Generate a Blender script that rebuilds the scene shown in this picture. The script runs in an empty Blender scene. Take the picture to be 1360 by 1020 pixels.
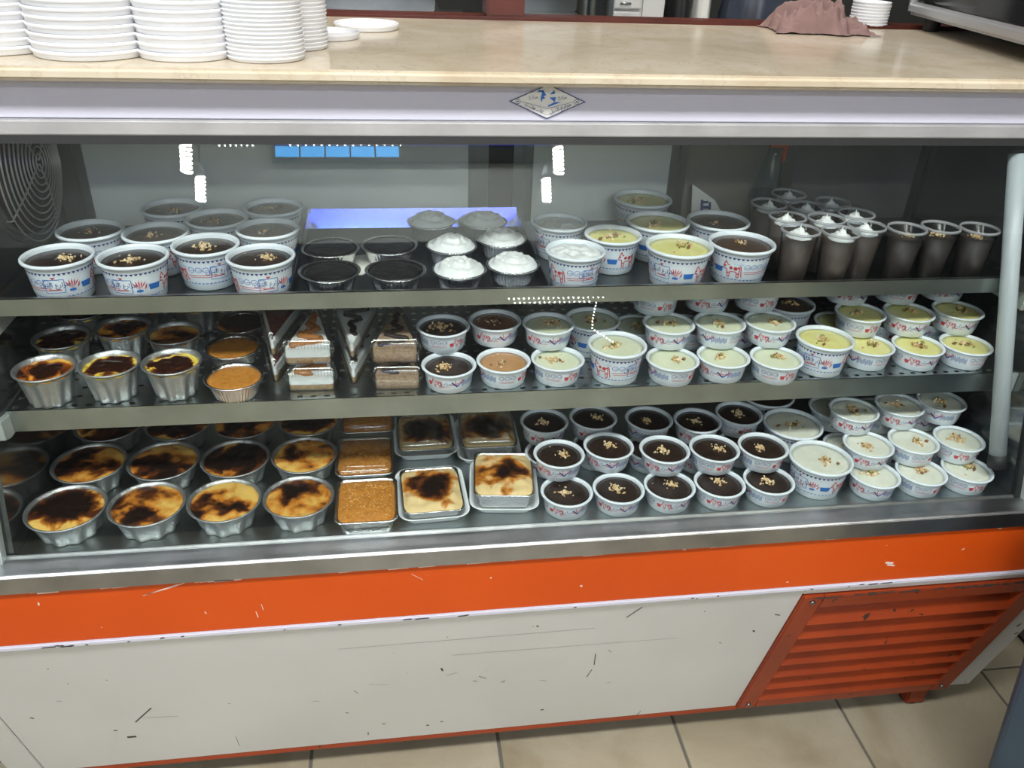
import bpy, bmesh, math, random
from mathutils import Vector, Matrix, noise
random.seed(7)
SC = bpy.context.scene
COL = SC.collection
PI = math.pi

# ------------------------------------------------------------------ camera
FW, FH, FPX = 1360, 1020, 1101.9
YAW, PITCH, ROLL, CAMH = 0.158911, 0.519379, -0.041608, 1.4
def _axes():
    cy, sy, cp, sp = math.cos(YAW), math.sin(YAW), math.cos(PITCH), math.sin(PITCH)
    f = Vector((sy*cp, cy*cp, -sp)); r = Vector((cy, -sy, 0)); d = f.cross(r)
    cr, sr = math.cos(ROLL), math.sin(ROLL)
    return cr*r + sr*d, -sr*r + cr*d, f
CR, CD, CF = _axes()
CO = Vector((0, 0, CAMH))
cam = bpy.data.cameras.new('camera'); camo = bpy.data.objects.new('camera', cam); COL.objects.link(camo)
cam.sensor_width = 36; cam.lens = FPX*36/FW; cam.clip_start = 0.02
camo.matrix_world = Matrix(((CR.x, -CD.x, -CF.x, 0), (CR.y, -CD.y, -CF.y, 0), (CR.z, -CD.z, -CF.z, CAMH), (0, 0, 0, 1)))
SC.camera = camo
# ------------------------------------------------------------------ world, exposure, big lights
w = bpy.data.worlds.new('world'); SC.world = w; w.use_nodes = True
w.node_tree.nodes['Background'].inputs[0].default_value = (0.80, 0.88, 1.0, 1)
w.node_tree.nodes['Background'].inputs[1].default_value = 0.30
SC.view_settings.view_transform = 'Standard'; SC.view_settings.look = 'None'
SC.view_settings.gamma = 1; SC.view_settings.use_curve_mapping = False
SC.view_settings.exposure = 0.0
SC.cycles.use_denoising = True
SC.cycles.transparent_max_bounces = 40
SC.cycles.max_bounces = 8
def area(name, loc, rot, sx, sy, power, col):
    l = bpy.data.lights.new(name, 'AREA'); l.shape = 'RECTANGLE'; l.size = sx; l.size_y = sy; l.energy = power; l.color = col
    o = bpy.data.objects.new(name, l); o.location = loc; o.rotation_euler = rot; COL.objects.link(o); return o
CEIL = 2.75
area('ceiling_panel_light', (0.0, -0.15, CEIL-0.075), (0, 0, 0), 1.15, 0.28, 34, (1.0, 0.985, 0.95))
area('ceiling_panel_light', (1.35, -0.15, CEIL-0.075), (0, 0, 0), 1.15, 0.28, 14, (1.0, 0.97, 0.90))
area('ceiling_panel_light', (-1.3, -0.15, CEIL-0.075), (0, 0, 0), 1.15, 0.28, 26, (0.93, 0.96, 1.0))
area('ceiling_panel_light', (0.2, 1.9, CEIL-0.075), (0, 0, 0), 1.15, 0.28, 12, (1.0, 0.97, 0.92))

area('ceiling_panel_light', (0.2, -2.35, CEIL-0.075), (0, 0, 0), 1.15, 0.28, 48, (0.95, 1.0, 0.96))  # unseen lamp, added to light the wall that veils the glass
# ------------------------------------------------------------------ projection helpers
def ray(px, py): return CR*((px-FW/2)/FPX) + CD*((py-FH/2)/FPX) + CF
def at(px, py, Z):
    d = ray(px, py); return CO + d*((Z-CAMH)/d.z)
def atX(px, py, X):
    d = ray(px, py); return CO + d*(X/d.x)
def atY(px, py, Y):
    d = ray(px, py); return CO + d*(Y/d.y)
GK = 0.268                                # front glass leans back by this much per metre of height
def glassY(z): return 0.925 + GK*(z-0.63)
GN = Vector((0, -1, GK)).normalized()
def mirrorY(px, py, Y):                   # where a thing must stand for the front glass to mirror it at this pixel
    d = ray(px, py); t = (Vector((0, .925, .63))-CO).dot(GN)/d.dot(GN); p = CO+d*t
    r = d - 2*d.dot(GN)*GN; return p + r*((Y-p.y)/r.y)

# ------------------------------------------------------------------ materials
MATS = {}
def new_mat(name):
    m = bpy.data.materials.new(name); m.use_nodes = True; MATS[name] = m
    return m, m.node_tree.nodes, m.node_tree.links, m.node_tree.nodes['Principled BSDF']
def pm(name, col, rough=0.5, metal=0.0, spec=0.5, coat=0.0, bump=0, bscale=200, var=0, vscale=8, emis=None, estr=0, sss=0):
    m, N, L, b = new_mat(name)
    b.inputs['Base Color'].default_value = (*col, 1); b.inputs['Roughness'].default_value = rough
    b.inputs['Metallic'].default_value = metal; b.inputs['Specular IOR Level'].default_value = spec
    b.inputs['Coat Weight'].default_value = coat
    if emis: b.inputs['Emission Color'].default_value = (*emis, 1); b.inputs['Emission Strength'].default_value = estr
    if sss: b.inputs['Subsurface Weight'].default_value = sss; b.inputs['Subsurface Radius'].default_value = (.01, .008, .006); b.inputs['Subsurface Scale'].default_value = .3
    if bump or var:
        tc = N.new('ShaderNodeTexCoord')
    if bump:
        n = N.new('ShaderNodeTexNoise'); n.inputs['Scale'].default_value = bscale; n.inputs['Detail'].default_value = 4
        L.new(tc.outputs['Object'], n.inputs['Vector'])
        bp = N.new('ShaderNodeBump'); bp.inputs['Strength'].default_value = bump; bp.inputs['Distance'].default_value = 0.002
        L.new(n.outputs['Fac'], bp.inputs['Height']); L.new(bp.outputs['Normal'], b.inputs['Normal'])
    if var:
        n = N.new('ShaderNodeTexNoise'); n.inputs['Scale'].default_value = vscale; n.inputs['Detail'].default_value = 6
        L.new(tc.outputs['Object'], n.inputs['Vector'])
        r = N.new('ShaderNodeValToRGB'); r.color_ramp.elements[0].position = .3; r.color_ramp.elements[1].position = .7
        r.color_ramp.elements[0].color = (*[c*(1-var) for c in col], 1); r.color_ramp.elements[1].color = (*[min(1, c*(1+var*.6)) for c in col], 1)
        L.new(n.outputs['Fac'], r.inputs['Fac']); L.new(r.outputs['Color'], b.inputs['Base Color'])
    return m
def ramp(N, stops):
    r = N.new('ShaderNodeValToRGB'); e = r.color_ramp.elements
    while len(e) < len(stops): e.new(0.5)
    for i, (p, c) in enumerate(stops): e[i].position = p; e[i].color = (*c, 1)
    return r
def clear_mat(name, f0, tint=(1, 1, 1), rough=0.0):
    m = bpy.data.materials.new(name); m.use_nodes = True; MATS[name] = m
    N, L = m.node_tree.nodes, m.node_tree.links; N.clear()
    o = N.new('ShaderNodeOutputMaterial'); mx = N.new('ShaderNodeMixShader'); t = N.new('ShaderNodeBsdfTransparent'); g = N.new('ShaderNodeBsdfGlossy')
    t.inputs[0].default_value = (*tint, 1); g.inputs['Roughness'].default_value = rough
    lw = N.new('ShaderNodeLayerWeight'); lw.inputs[0].default_value = 0.5
    p = N.new('ShaderNodeMath'); p.operation = 'POWER'; p.inputs[1].default_value = 5; L.new(lw.outputs['Facing'], p.inputs[0])
    ma = N.new('ShaderNodeMath'); ma.operation = 'MULTIPLY_ADD'; ma.inputs[1].default_value = 1-f0; ma.inputs[2].default_value = f0
    L.new(p.outputs[0], ma.inputs[0]); L.new(ma.outputs[0], mx.inputs[0]); L.new(t.outputs[0], mx.inputs[1]); L.new(g.outputs[0], mx.inputs[2]); L.new(mx.outputs[0], o.inputs[0])
    return m
clear_mat('glass', 0.045, (0.965, 0.985, 0.975))
clear_mat('clear_plastic', 0.09, (0.95, 0.96, 0.96), 0.06)
clear_mat('tumbler_plastic', 0.018, (0.95, 0.96, 0.97), 0.12)
clear_mat('blue_plastic', 0.06, (0.78, 0.88, 0.92), 0.08)

def food(name, stops, scale=30, detail=6, radial=0.0, R=0.05, rough=0.35, bump=0.3, bscale=120, sss=0.0, offx=0.0, distort=0.6):
    """colour from noise in the object's own space (offset per object) mixed with distance from the centre"""
    m, N, L, b = new_mat(name)
    tc = N.new('ShaderNodeTexCoord'); oi = N.new('ShaderNodeObjectInfo')
    mu = N.new('ShaderNodeVectorMath'); mu.operation = 'SCALE'; mu.inputs[0].default_value = (13.1, 7.7, 3.3); L.new(oi.outputs['Random'], mu.inputs['Scale'])
    ad = N.new('ShaderNodeVectorMath'); ad.operation = 'ADD'; L.new(tc.outputs['Object'], ad.inputs[0]); L.new(mu.outputs[0], ad.inputs[1])
    n = N.new('ShaderNodeTexNoise'); n.inputs['Scale'].default_value = scale; n.inputs['Detail'].default_value = detail; n.inputs['Distortion'].default_value = distort
    L.new(ad.outputs[0], n.inputs['Vector'])
    fac = n.outputs['Fac']
    if radial:
        off = N.new('ShaderNodeVectorMath'); off.operation = 'SUBTRACT'; off.inputs[1].default_value = (offx, offx*.5, 0); L.new(tc.outputs['Object'], off.inputs[0])
        mz = N.new('ShaderNodeVectorMath'); mz.operation = 'MULTIPLY'; mz.inputs[1].default_value = (1, 1, 0); L.new(off.outputs[0], mz.inputs[0])
        ln = N.new('ShaderNodeVectorMath'); ln.operation = 'LENGTH'; L.new(mz.outputs[0], ln.inputs[0])
        ma = N.new('ShaderNodeMath'); ma.operation = 'MULTIPLY_ADD'; ma.inputs[1].default_value = radial/R; L.new(ln.outputs['Value'], ma.inputs[0]); L.new(fac, ma.inputs[2])
        fac = ma.outputs[0]
    r = ramp(N, stops); L.new(fac, r.inputs['Fac']); L.new(r.outputs['Color'], b.inputs['Base Color'])
    b.inputs['Roughness'].default_value = rough
    if sss: b.inputs['Subsurface Weight'].default_value = sss; b.inputs['Subsurface Radius'].default_value = (.008, .006, .004); b.inputs['Subsurface Scale'].default_value = .3
    if bump:
        n2 = N.new('ShaderNodeTexNoise'); n2.inputs['Scale'].default_value = bscale; n2.inputs['Detail'].default_value = 5; L.new(ad.outputs[0], n2.inputs['Vector'])
        bp = N.new('ShaderNodeBump'); bp.inputs['Strength'].default_value = bump; bp.inputs['Distance'].default_value = 0.002
        L.new(n2.outputs['Fac'], bp.inputs['Height']); L.new(bp.outputs['Normal'], b.inputs['Normal'])
    return m
YEL, GOLD, BRN, BLK = (.74, .47, .12), (.52, .19, .025), (.10, .028, .008), (.014, .007, .005)
food('burnt_heavy', [(.0, BLK), (.80, BLK), (.90, BRN), (.96, GOLD), (1.0, YEL)], 26, 6, .50, .055, .3)
food('burnt_mottled', [(.0, BLK), (.56, BLK), (.63, BRN), (.70, GOLD), (.82, YEL), (.95, YEL)], 26, 8, .24, .055, .32, offx=.010, distort=.25)
food('burnt_light', [(.0, BLK), (.47, BLK), (.54, BRN), (.62, GOLD), (.74, YEL), (.9, YEL)], 30, 8, .20, .055, .32, offx=-.008, distort=.25)
food('creme_caramel', [(.0, BLK), (.84, (.03, .010, .006)), (.90, (.16, .04, .012)), (.95, (.76, .54, .07)), (1, (.84, .66, .12))], 34, 6, .60, .044, .2)
food('creme_orange', [(.0, BLK), (.76, (.03, .010, .006)), (.86, (.28, .07, .01)), (.94, (.72, .28, .03)), (1, (.84, .46, .07))], 34, 6, .58, .044, .2)
food('tray_burnt', [(.0, BLK), (.72, BLK), (.82, BRN), (.90, GOLD), (1.0, (.74, .56, .28))], 30, 7, .55, .05, .32, offx=.004, distort=.3)
food('tray_burnt_dark', [(.0, BLK), (.75, BLK), (.85, BRN), (.95, GOLD), (1, (.72, .55, .30))], 26, 6, .55, .05, .3)
food('chocolate', [(.3, (.018, .011, .009)), (.7, (.040, .024, .018))], 60, 4, rough=.28, bump=.25)
food('chocolate_milk', [(.3, (.07, .045, .035)), (.7, (.095, .062, .048))], 40, 4, rough=.3, bump=.1)
food('jelly_black', [(.3, (.006, .006, .008)), (.7, (.02, .018, .018))], 50, 4, rough=.12, bump=.5, bscale=60)
food('rice_pudding', [(.3, (.66, .68, .58)), (.7, (.76, .77, .68))], 70, 5, rough=.3, bump=.25, sss=.1)
food('custard_pale', [(.3, (.64, .68, .50)), (.7, (.70, .73, .55))], 40, 4, rough=.25, bump=.1, sss=.1)
food('custard_yellow', [(.3, (.74, .70, .25)), (.7, (.80, .77, .36))], 40, 4, rough=.25, bump=.1, sss=.1)
food('caramel', [(.3, (.42, .22, .09)), (.7, (.52, .29, .13))], 40, 4, rough=.2, bump=.1)
food('caramel_dark', [(.3, (.16, .08, .04)), (.7, (.22, .11, .055))], 40, 4, rough=.2, bump=.1)
food('konafa', [(.3, (.42, .15, .025)), (.7, (.60, .27, .05))], 160, 6, rough=.3, bump=.5, bscale=300)
food('cream', [(.3, (.74, .77, .78)), (.7, (.82, .84, .84))], 60, 4, rough=.4, bump=.8, bscale=140, sss=.1)
food('sponge', [(.3, (.36, .22, .11)), (.7, (.55, .38, .21))], 200, 6, rough=.8, bump=.6, bscale=300)
food('sponge_dark', [(.3, (.30, .19, .12)), (.7, (.48, .34, .23))], 200, 6, rough=.8, bump=.6, bscale=300)
food('mousse', [(.3, (.10, .075, .062)), (.7, (.135, .10, .083))], 60, 4, rough=.5, bump=.1)
food('mousse_dark', [(.3, (.045, .036, .032)), (.7, (.07, .055, .05))], 60, 4, rough=.5, bump=.1)
food('caramel_sauce', [(.3, (.34, .12, .03)), (.7, (.44, .18, .05))], 60, 3, rough=.2, bump=.1)
food('berry', [(.3, (.16, .04, .03)), (.7, (.30, .11, .07))], 80, 3, rough=.3, bump=.4)
pm('nut_tan', (.62, .42, .20), .6); pm('nut_brown', (.22, .10, .04), .5); pm('nut_green', (.28, .30, .09), .6); pm('nut_pale', (.75, .60, .38), .6)
pm('sesame', (.72, .47, .20), .5)
pm('cup_white', (.74, .80, .86), .32, sss=.0, coat=.1)
pm('foil', (.52, .54, .55), .46, .9, bump=.8, bscale=120, var=.15, vscale=60)
pm('foil_bright', (.80, .81, .82), .22, 1.0, bump=.7, bscale=220)
pm('foam_white', (.78, .82, .84), .4, bump=.1)
pm('paper_white', (.78, .78, .72), .6)
pm('ink_red', (.55, .05, .06), .45); pm('ink_blue', (.03, .16, .52), .45); pm('ink_navy', (.03, .04, .17), .45); pm('ink_grey', (.30, .36, .52), .5); pm('ink_cyan', (.25, .50, .72), .5)
pm('steel', (.47, .51, .51), .30, 1.0, bump=.12, bscale=90, var=.18, vscale=14)
pm('steel_dark', (.22, .235, .235), .34, 1.0, bump=.1, var=.2, vscale=10)
pm('steel_trim', (.56, .56, .57), .36, 1.0, bump=.2, bscale=40, var=.22, vscale=18)
pm('steel_sill', (.36, .37, .38), .30, 1.0, bump=.2, bscale=40, var=.25, vscale=12)
pm('steel_bright', (.66, .66, .67), .38, .55, bump=.2, bscale=40, var=.15, vscale=14)
pm('aluminium_painted', (.50, .55, .54), .4, .3)
pm('black_rubber', (.015, .016, .016), .6)
pm('mirror_wall', (.30, .31, .31), .12, 0.9, var=.2, vscale=6)
pm('door_panel', (.78, .82, .80), .25, 0.0, coat=.3, var=.08, vscale=4)
pm('door_panel_dark', (.17, .175, .175), .25, 0.2, coat=.3, var=.2, vscale=5)
pm('door_panel_brown', (.32, .30, .26), .25, 0.2, coat=.3, var=.1, vscale=5)
pm('fan_wire', (.75, .75, .77), .3, .8); pm('fan_maroon', (.09, .035, .04), .5, var=.5, vscale=20); pm('fan_dark', (.03, .03, .032), .6)
pm('tube_white', (.44, .49, .52), .35)
pm('white_sign_tint', (.60, .60, .70), .35, coat=.2, var=.03, vscale=4)  # white paint with the blue sign's lilac light mixed into its colour
pm('tray_blue', (.10, .11, .13), .30, .9); pm('tray_polished', (.62, .64, .70), .10, 1.0)
pm('lid_white', (.80, .81, .83), .35, sss=.0)
pm('wood_red', (.10, .022, .014), .35, var=.3, vscale=12)
pm('cloth_pink', (.25, .155, .142), .9, bump=.5, bscale=400, var=.15, vscale=30)
pm('black_glass', (.008, .008, .009), .08); pm('silver_plastic', (.52, .53, .54), .35, .6)
pm('reflection_green', (.02, .20, .06), .4)
pm('bin_blue', (.05, .092, .14), .45, var=.15, vscale=6)
pm('cabinet_dark', (.03, .031, .028), .6, var=.3, vscale=6)
pm('grey_stone', (.16, .16, .13), .8, bump=.4, var=.3, vscale=12)
pm('chip_dark', (.05, .045, .04), .7); pm('chip_pale', (.75, .62, .55), .7)
pm('wall_grey', (.72, .76, .73), .8, var=.1, vscale=3); pm('wall_dark', (.05, .05, .045), .8, var=.3, vscale=3)
pm('added_dado_dark', (.05, .052, .055), .6, var=.3, vscale=3)
pm('ceiling_white', (.62, .62, .60), .85, var=.05, vscale=3)
pm('lamp_glow', (1, 1, 1), .5, emis=(1, .97, .88), estr=90); pm('panel_glow', (1, 1, 1), .5, emis=(1, .98, .94), estr=7)
pm('led_glow', (1, 1, 1), .5, emis=(.95, .98, 1), estr=30)
pm('sign_glow', (.05, .1, .4), .4, emis=(.015, .03, 1.0), estr=2.2)
pm('sign_glow_cyan', (.05, .3, .5), .4, emis=(.04, .40, 1.0), estr=9)
pm('ceramic_white', (.74, .74, .70), .4)
pm('orange_cap', (.65, .10, .04), .4)
pm('grout', (.13, .12, .10), .9)

def orange_mat():
    m, N, L, b = new_mat('orange_paint')
    tc = N.new('ShaderNodeTexCoord'); mp = N.new('ShaderNodeMapping'); mp.inputs['Scale'].default_value = (1, 1, 1); L.new(tc.outputs['Object'], mp.inputs[0])
    n = N.new('ShaderNodeTexNoise'); n.inputs['Scale'].default_value = 3; n.inputs['Detail'].default_value = 4; L.new(mp.outputs[0], n.inputs['Vector'])
    r = ramp(N, [(.3, (.56, .066, .003)), (.7, (.64, .084, .004))]); L.new(n.outputs['Fac'], r.inputs['Fac'])
    n2 = N.new('ShaderNodeTexNoise'); n2.inputs['Scale'].default_value = 70; n2.inputs['Detail'].default_value = 3; L.new(mp.outputs[0], n2.inputs['Vector'])
    r2 = ramp(N, [(.755, (0, 0, 0)), (.765, (1, 1, 1))]); L.new(n2.outputs['Fac'], r2.inputs['Fac'])
    mx = N.new('ShaderNodeMix'); mx.data_type = 'RGBA'; L.new(r2.outputs['Color'], mx.inputs['Factor']); L.new(r.outputs['Color'], mx.inputs['A']); mx.inputs['B'].default_value = (.75, .42, .28, 1)
    L.new(mx.outputs['Result'], b.inputs['Base Color']); b.inputs['Roughness'].default_value = .42; b.inputs['Specular IOR Level'].default_value = .35
orange_mat()
def vent_mat():
    m, N, L, b = new_mat('vent_orange')
    tc = N.new('ShaderNodeTexCoord')
    n = N.new('ShaderNodeTexNoise'); n.inputs['Scale'].default_value = 9; n.inputs['Detail'].default_value = 6; L.new(tc.outputs['Object'], n.inputs['Vector'])
    r = ramp(N, [(.3, (.26, .036, .008)), (.7, (.36, .050, .009))]); L.new(n.outputs['Fac'], r.inputs['Fac'])
    n2 = N.new('ShaderNodeTexNoise'); n2.inputs['Scale'].default_value = 45; n2.inputs['Detail'].default_value = 5; L.new(tc.outputs['Object'], n2.inputs['Vector'])
    r2 = ramp(N, [(.69, (0, 0, 0)), (.70, (1, 1, 1))]); L.new(n2.outputs['Fac'], r2.inputs['Fac'])
    mx = N.new('ShaderNodeMix'); mx.data_type = 'RGBA'; L.new(r2.outputs['Color'], mx.inputs['Factor']); L.new(r.outputs['Color'], mx.inputs['A']); mx.inputs['B'].default_value = (.05, .02, .012, 1)
    L.new(mx.outputs['Result'], b.inputs['Base Color']); b.inputs['Roughness'].default_value = .45
vent_mat()
def white_panel_mat():
    m, N, L, b = new_mat('white_paint')
    tc = N.new('ShaderNodeTexCoord')
    n = N.new('ShaderNodeTexNoise'); n.inputs['Scale'].default_value = 2.5; n.inputs['Detail'].default_value = 5; L.new(tc.outputs['Object'], n.inputs['Vector'])
    r = ramp(N, [(.3, (.62, .63, .61)), (.7, (.70, .71, .70))]); L.new(n.outputs['Fac'], r.inputs['Fac'])
    n2 = N.new('ShaderNodeTexNoise'); n2.inputs['Scale'].default_value = 60; n2.inputs['Detail'].default_value = 2; L.new(tc.outputs['Object'], n2.inputs['Vector'])
    r2 = ramp(N, [(.77, (0, 0, 0)), (.775, (1, 1, 1))]); L.new(n2.outputs['Fac'], r2.inputs['Fac'])
    mx = N.new('ShaderNodeMix'); mx.data_type = 'RGBA'; L.new(r2.outputs['Color'], mx.inputs['Factor']); L.new(r.outputs['Color'], mx.inputs['A']); mx.inputs['B'].default_value = (.12, .11, .10, 1)
    L.new(mx.outputs['Result'], b.inputs['Base Color']); b.inputs['Roughness'].default_value = .38; b.inputs['Coat Weight'].default_value = .15
white_panel_mat()
def marble_mat(name, base, light, dark, vein, rough, vs):
    m, N, L, b = new_mat(name)
    tc = N.new('ShaderNodeTexCoord'); oi = N.new('ShaderNodeObjectInfo')
    sc = N.new('ShaderNodeVectorMath'); sc.operation = 'SCALE'; sc.inputs[0].default_value = (9, 5, 0); L.new(oi.outputs['Random'], sc.inputs['Scale'])
    ad = N.new('ShaderNodeVectorMath'); ad.operation = 'ADD'; L.new(tc.outputs['Object'], ad.inputs[0]); L.new(sc.outputs[0], ad.inputs[1])
    n = N.new('ShaderNodeTexNoise'); n.inputs['Scale'].default_value = vs; n.inputs['Detail'].default_value = 9; n.inputs['Distortion'].default_value = .8; L.new(ad.outputs[0], n.inputs['Vector'])
    r = ramp(N, [(.25, dark), (.45, base), (.72, light)]); L.new(n.outputs['Fac'], r.inputs['Fac'])
    v = N.new('ShaderNodeTexNoise'); v.inputs['Scale'].default_value = vs*1.8; v.inputs['Detail'].default_value = 6; v.inputs['Distortion'].default_value = 2.0; L.new(ad.outputs[0], v.inputs['Vector'])
    r2 = ramp(N, [(.47, (0, 0, 0)), (.50, (.35, .35, .35)), (.53, (0, 0, 0))]); L.new(v.outputs['Fac'], r2.inputs['Fac'])
    mx = N.new('ShaderNodeMix'); mx.data_type = 'RGBA'; L.new(r2.outputs['Color'], mx.inputs['Factor']); L.new(r.outputs['Color'], mx.inputs['A']); mx.inputs['B'].default_value = (*vein, 1)
    L.new(mx.outputs['Result'], b.inputs['Base Color']); b.inputs['Roughness'].default_value = rough
marble_mat('marble', (.60, .52, .39), (.68, .61, .49), (.50, .40, .28), (.46, .36, .25), .16, 7)
marble_mat('tile_stone', (.36, .315, .225), (.42, .375, .285), (.25, .205, .13), (.33, .285, .20), .35, 4.5)

# ------------------------------------------------------------------ mesh builder
class MB:
    def __init__(s): s.v = []; s.f = []; s.mi = []; s.sm = []
    def add(s, verts, faces, mi=0, smooth=False):
        o = len(s.v); s.v += [tuple(v) for v in verts]
        for f in faces: s.f.append(tuple(i+o for i in f)); s.mi.append(mi); s.sm.append(smooth)
        return s
    def box(s, x0, x1, y0, y1, z0, z1, mi=0):
        v = [(x, y, z) for z in (z0, z1) for y in (y0, y1) for x in (x0, x1)]
        return s.add(v, [(0, 2, 3, 1), (4, 5, 7, 6), (0, 1, 5, 4), (2, 6, 7, 3), (0, 4, 6, 2), (1, 3, 7, 5)], mi)
    def prism_x(s, prof, x0, x1, mi=0):          # profile of (y, z), counter-clockwise seen from +x
        n = len(prof); v = [(x0, y, z) for y, z in prof] + [(x1, y, z) for y, z in prof]
        f = [tuple(range(n))[::-1], tuple(range(n, 2*n))] + [(i, (i+1) % n, n+(i+1) % n, n+i) for i in range(n)]
        return s.add(v, f, mi)
    def prism_z(s, prof, z0, z1, mi=0):
        n = len(prof); v = [(x, y, z0) for x, y in prof] + [(x, y, z1) for x, y in prof]
        f = [tuple(range(n))[::-1], tuple(range(n, 2*n))] + [(i, (i+1) % n, n+(i+1) % n, n+i) for i in range(n)]
        return s.add(v, f, mi)
    def lathe(s, prof, seg=40, mod=None, mi=0, cap0=True, cap1=False, c=(0, 0, 0), smooth=True):
        v = []; n = len(prof)
        for (r, z) in prof:
            for k in range(seg):
                a = 2*PI*k/seg; rr = r*(1+(mod(a, z) if mod else 0)); v.append((c[0]+rr*math.cos(a), c[1]+rr*math.sin(a), c[2]+z))
        f = [(i*seg+k, i*seg+(k+1) % seg, (i+1)*seg+(k+1) % seg, (i+1)*seg+k) for i in range(n-1) for k in range(seg)]
        if cap0: f.append(tuple(range(seg))[::-1])
        if cap1: f.append(tuple(range((n-1)*seg, n*seg)))
        return s.add(v, f, mi, smooth)
    def tube(s, pts, rad, seg=6, mi=0, closed=False, smooth=True):
        P = [Vector(p) for p in pts]; n = len(P); v = []; up = None
        for i, p in enumerate(P):
            a = P[(i-1) % n] if (closed or i > 0) else p; b = P[(i+1) % n] if (closed or i < n-1) else p
            t = (b-a).normalized()
            if up is None: up = t.orthogonal().normalized()
            up = (up - t*up.dot(t)); up = up.normalized() if up.length > 1e-6 else t.orthogonal().normalized()
            q = t.cross(up); r = rad[i] if isinstance(rad, (list, tuple)) else rad
            v += [p + (up*math.cos(2*PI*k/seg)+q*math.sin(2*PI*k/seg))*r for k in range(seg)]
        m = n if closed else n-1
        f = [(i*seg+k, i*seg+(k+1) % seg, ((i+1) % n)*seg+(k+1) % seg, ((i+1) % n)*seg+k) for i in range(m) for k in range(seg)]
        if not closed: f += [tuple(range(seg))[::-1], tuple(range((n-1)*seg, n*seg))]
        return s.add(v, f, mi, smooth)
    def mesh(s, name, mats):
        m = bpy.data.meshes.new(name); m.from_pydata(s.v, [], s.f)
        if isinstance(mats, str): mats = [mats]
        for k in mats: m.materials.append(MATS[k])
        m.polygons.foreach_set('material_index', s.mi); m.polygons.foreach_set('use_smooth', s.sm); m.update()
        return m
def fixn(m):
    b = bmesh.new(); b.from_mesh(m); bmesh.ops.recalc_face_normals(b, faces=b.faces[:]); b.to_mesh(m); b.free(); return m
def bevel(m, w, seg=2, smooth=False):
    b = bmesh.new(); b.from_mesh(m); bmesh.ops.recalc_face_normals(b, faces=b.faces[:])
    bmesh.ops.bevel(b, geom=[e for e in b.edges if e.calc_face_angle(0) > .5], offset=w, segments=seg, affect='EDGES', clamp_overlap=True)
    if smooth:
        for f in b.faces: f.smooth = True
    b.to_mesh(m); b.free(); return m
def link(name, mesh, parent=None, loc=(0, 0, 0), rotz=0.0, label=None):
    o = bpy.data.objects.new(name, mesh); COL.objects.link(o); o.location = loc; o.rotation_euler = (0, 0, rotz)
    if parent: o.parent = parent
    if label: o['label'] = label
    return o
def tag(o, label, cat, group=None):
    o['label'] = label; o['category'] = cat
    if group: o['group'] = group
    return o
def thing(name, label, cat, loc=(0, 0, 0), rotz=0.0, group=None):
    o = bpy.data.objects.new(name, None); o.empty_display_size = .02; COL.objects.link(o); o.location = loc; o.rotation_euler = (0, 0, rotz)
    return tag(o, label, cat, group)
def struct(o): o['kind'] = 'structure'; return o
def bx(name, x0, x1, y0, y1, z0, z1, mat, parent=None, bev=0, org=None):
    """a box as one object; with org its mesh is relative to that origin"""
    ox, oy, oz = org or (0, 0, 0)
    m = MB().box(x0-ox, x1-ox, y0-oy, y1-oy, z0-oz, z1-oz).mesh(name, mat)
    if bev: bevel(m, bev)
    return link(name, m, parent, org or (0, 0, 0))
REC = {}
def remat(m, mat):
    k = (m.name, mat)
    if k not in REC:
        c = m.copy(); c.materials.clear(); c.materials.append(MATS[mat]); REC[k] = c
    return REC[k]

# ------------------------------------------------------------------ flat lettering and print (2D polygons)
def text2d(s, size):
    c = bpy.data.curves.new('lettering', 'FONT'); c.body = s; c.size = size; c.resolution_u = 2; c.align_x = 'CENTER'; c.align_y = 'CENTER'
    o = bpy.data.objects.new('lettering', c); COL.objects.link(o); bpy.context.view_layer.update()
    m = bpy.data.meshes.new_from_object(o.evaluated_get(bpy.context.evaluated_depsgraph_get()))
    v = [(p.co.x, p.co.y) for p in m.vertices]; f = [tuple(p.vertices) for p in m.polygons]
    bpy.data.objects.remove(o); bpy.data.curves.remove(c); bpy.data.meshes.remove(m)
    return v, f
NILE = '\uFEDE\uFEF4\uFEE8\uFEDF\uFE8D'                       # drawn in visual order, joined letter forms
FARMS = '\uFEC9\uFEAD\uFE8D\uFEB0\uFEE3'
MILK = '\uFE90\uFEF4\uFEE0\uFEA3'
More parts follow.
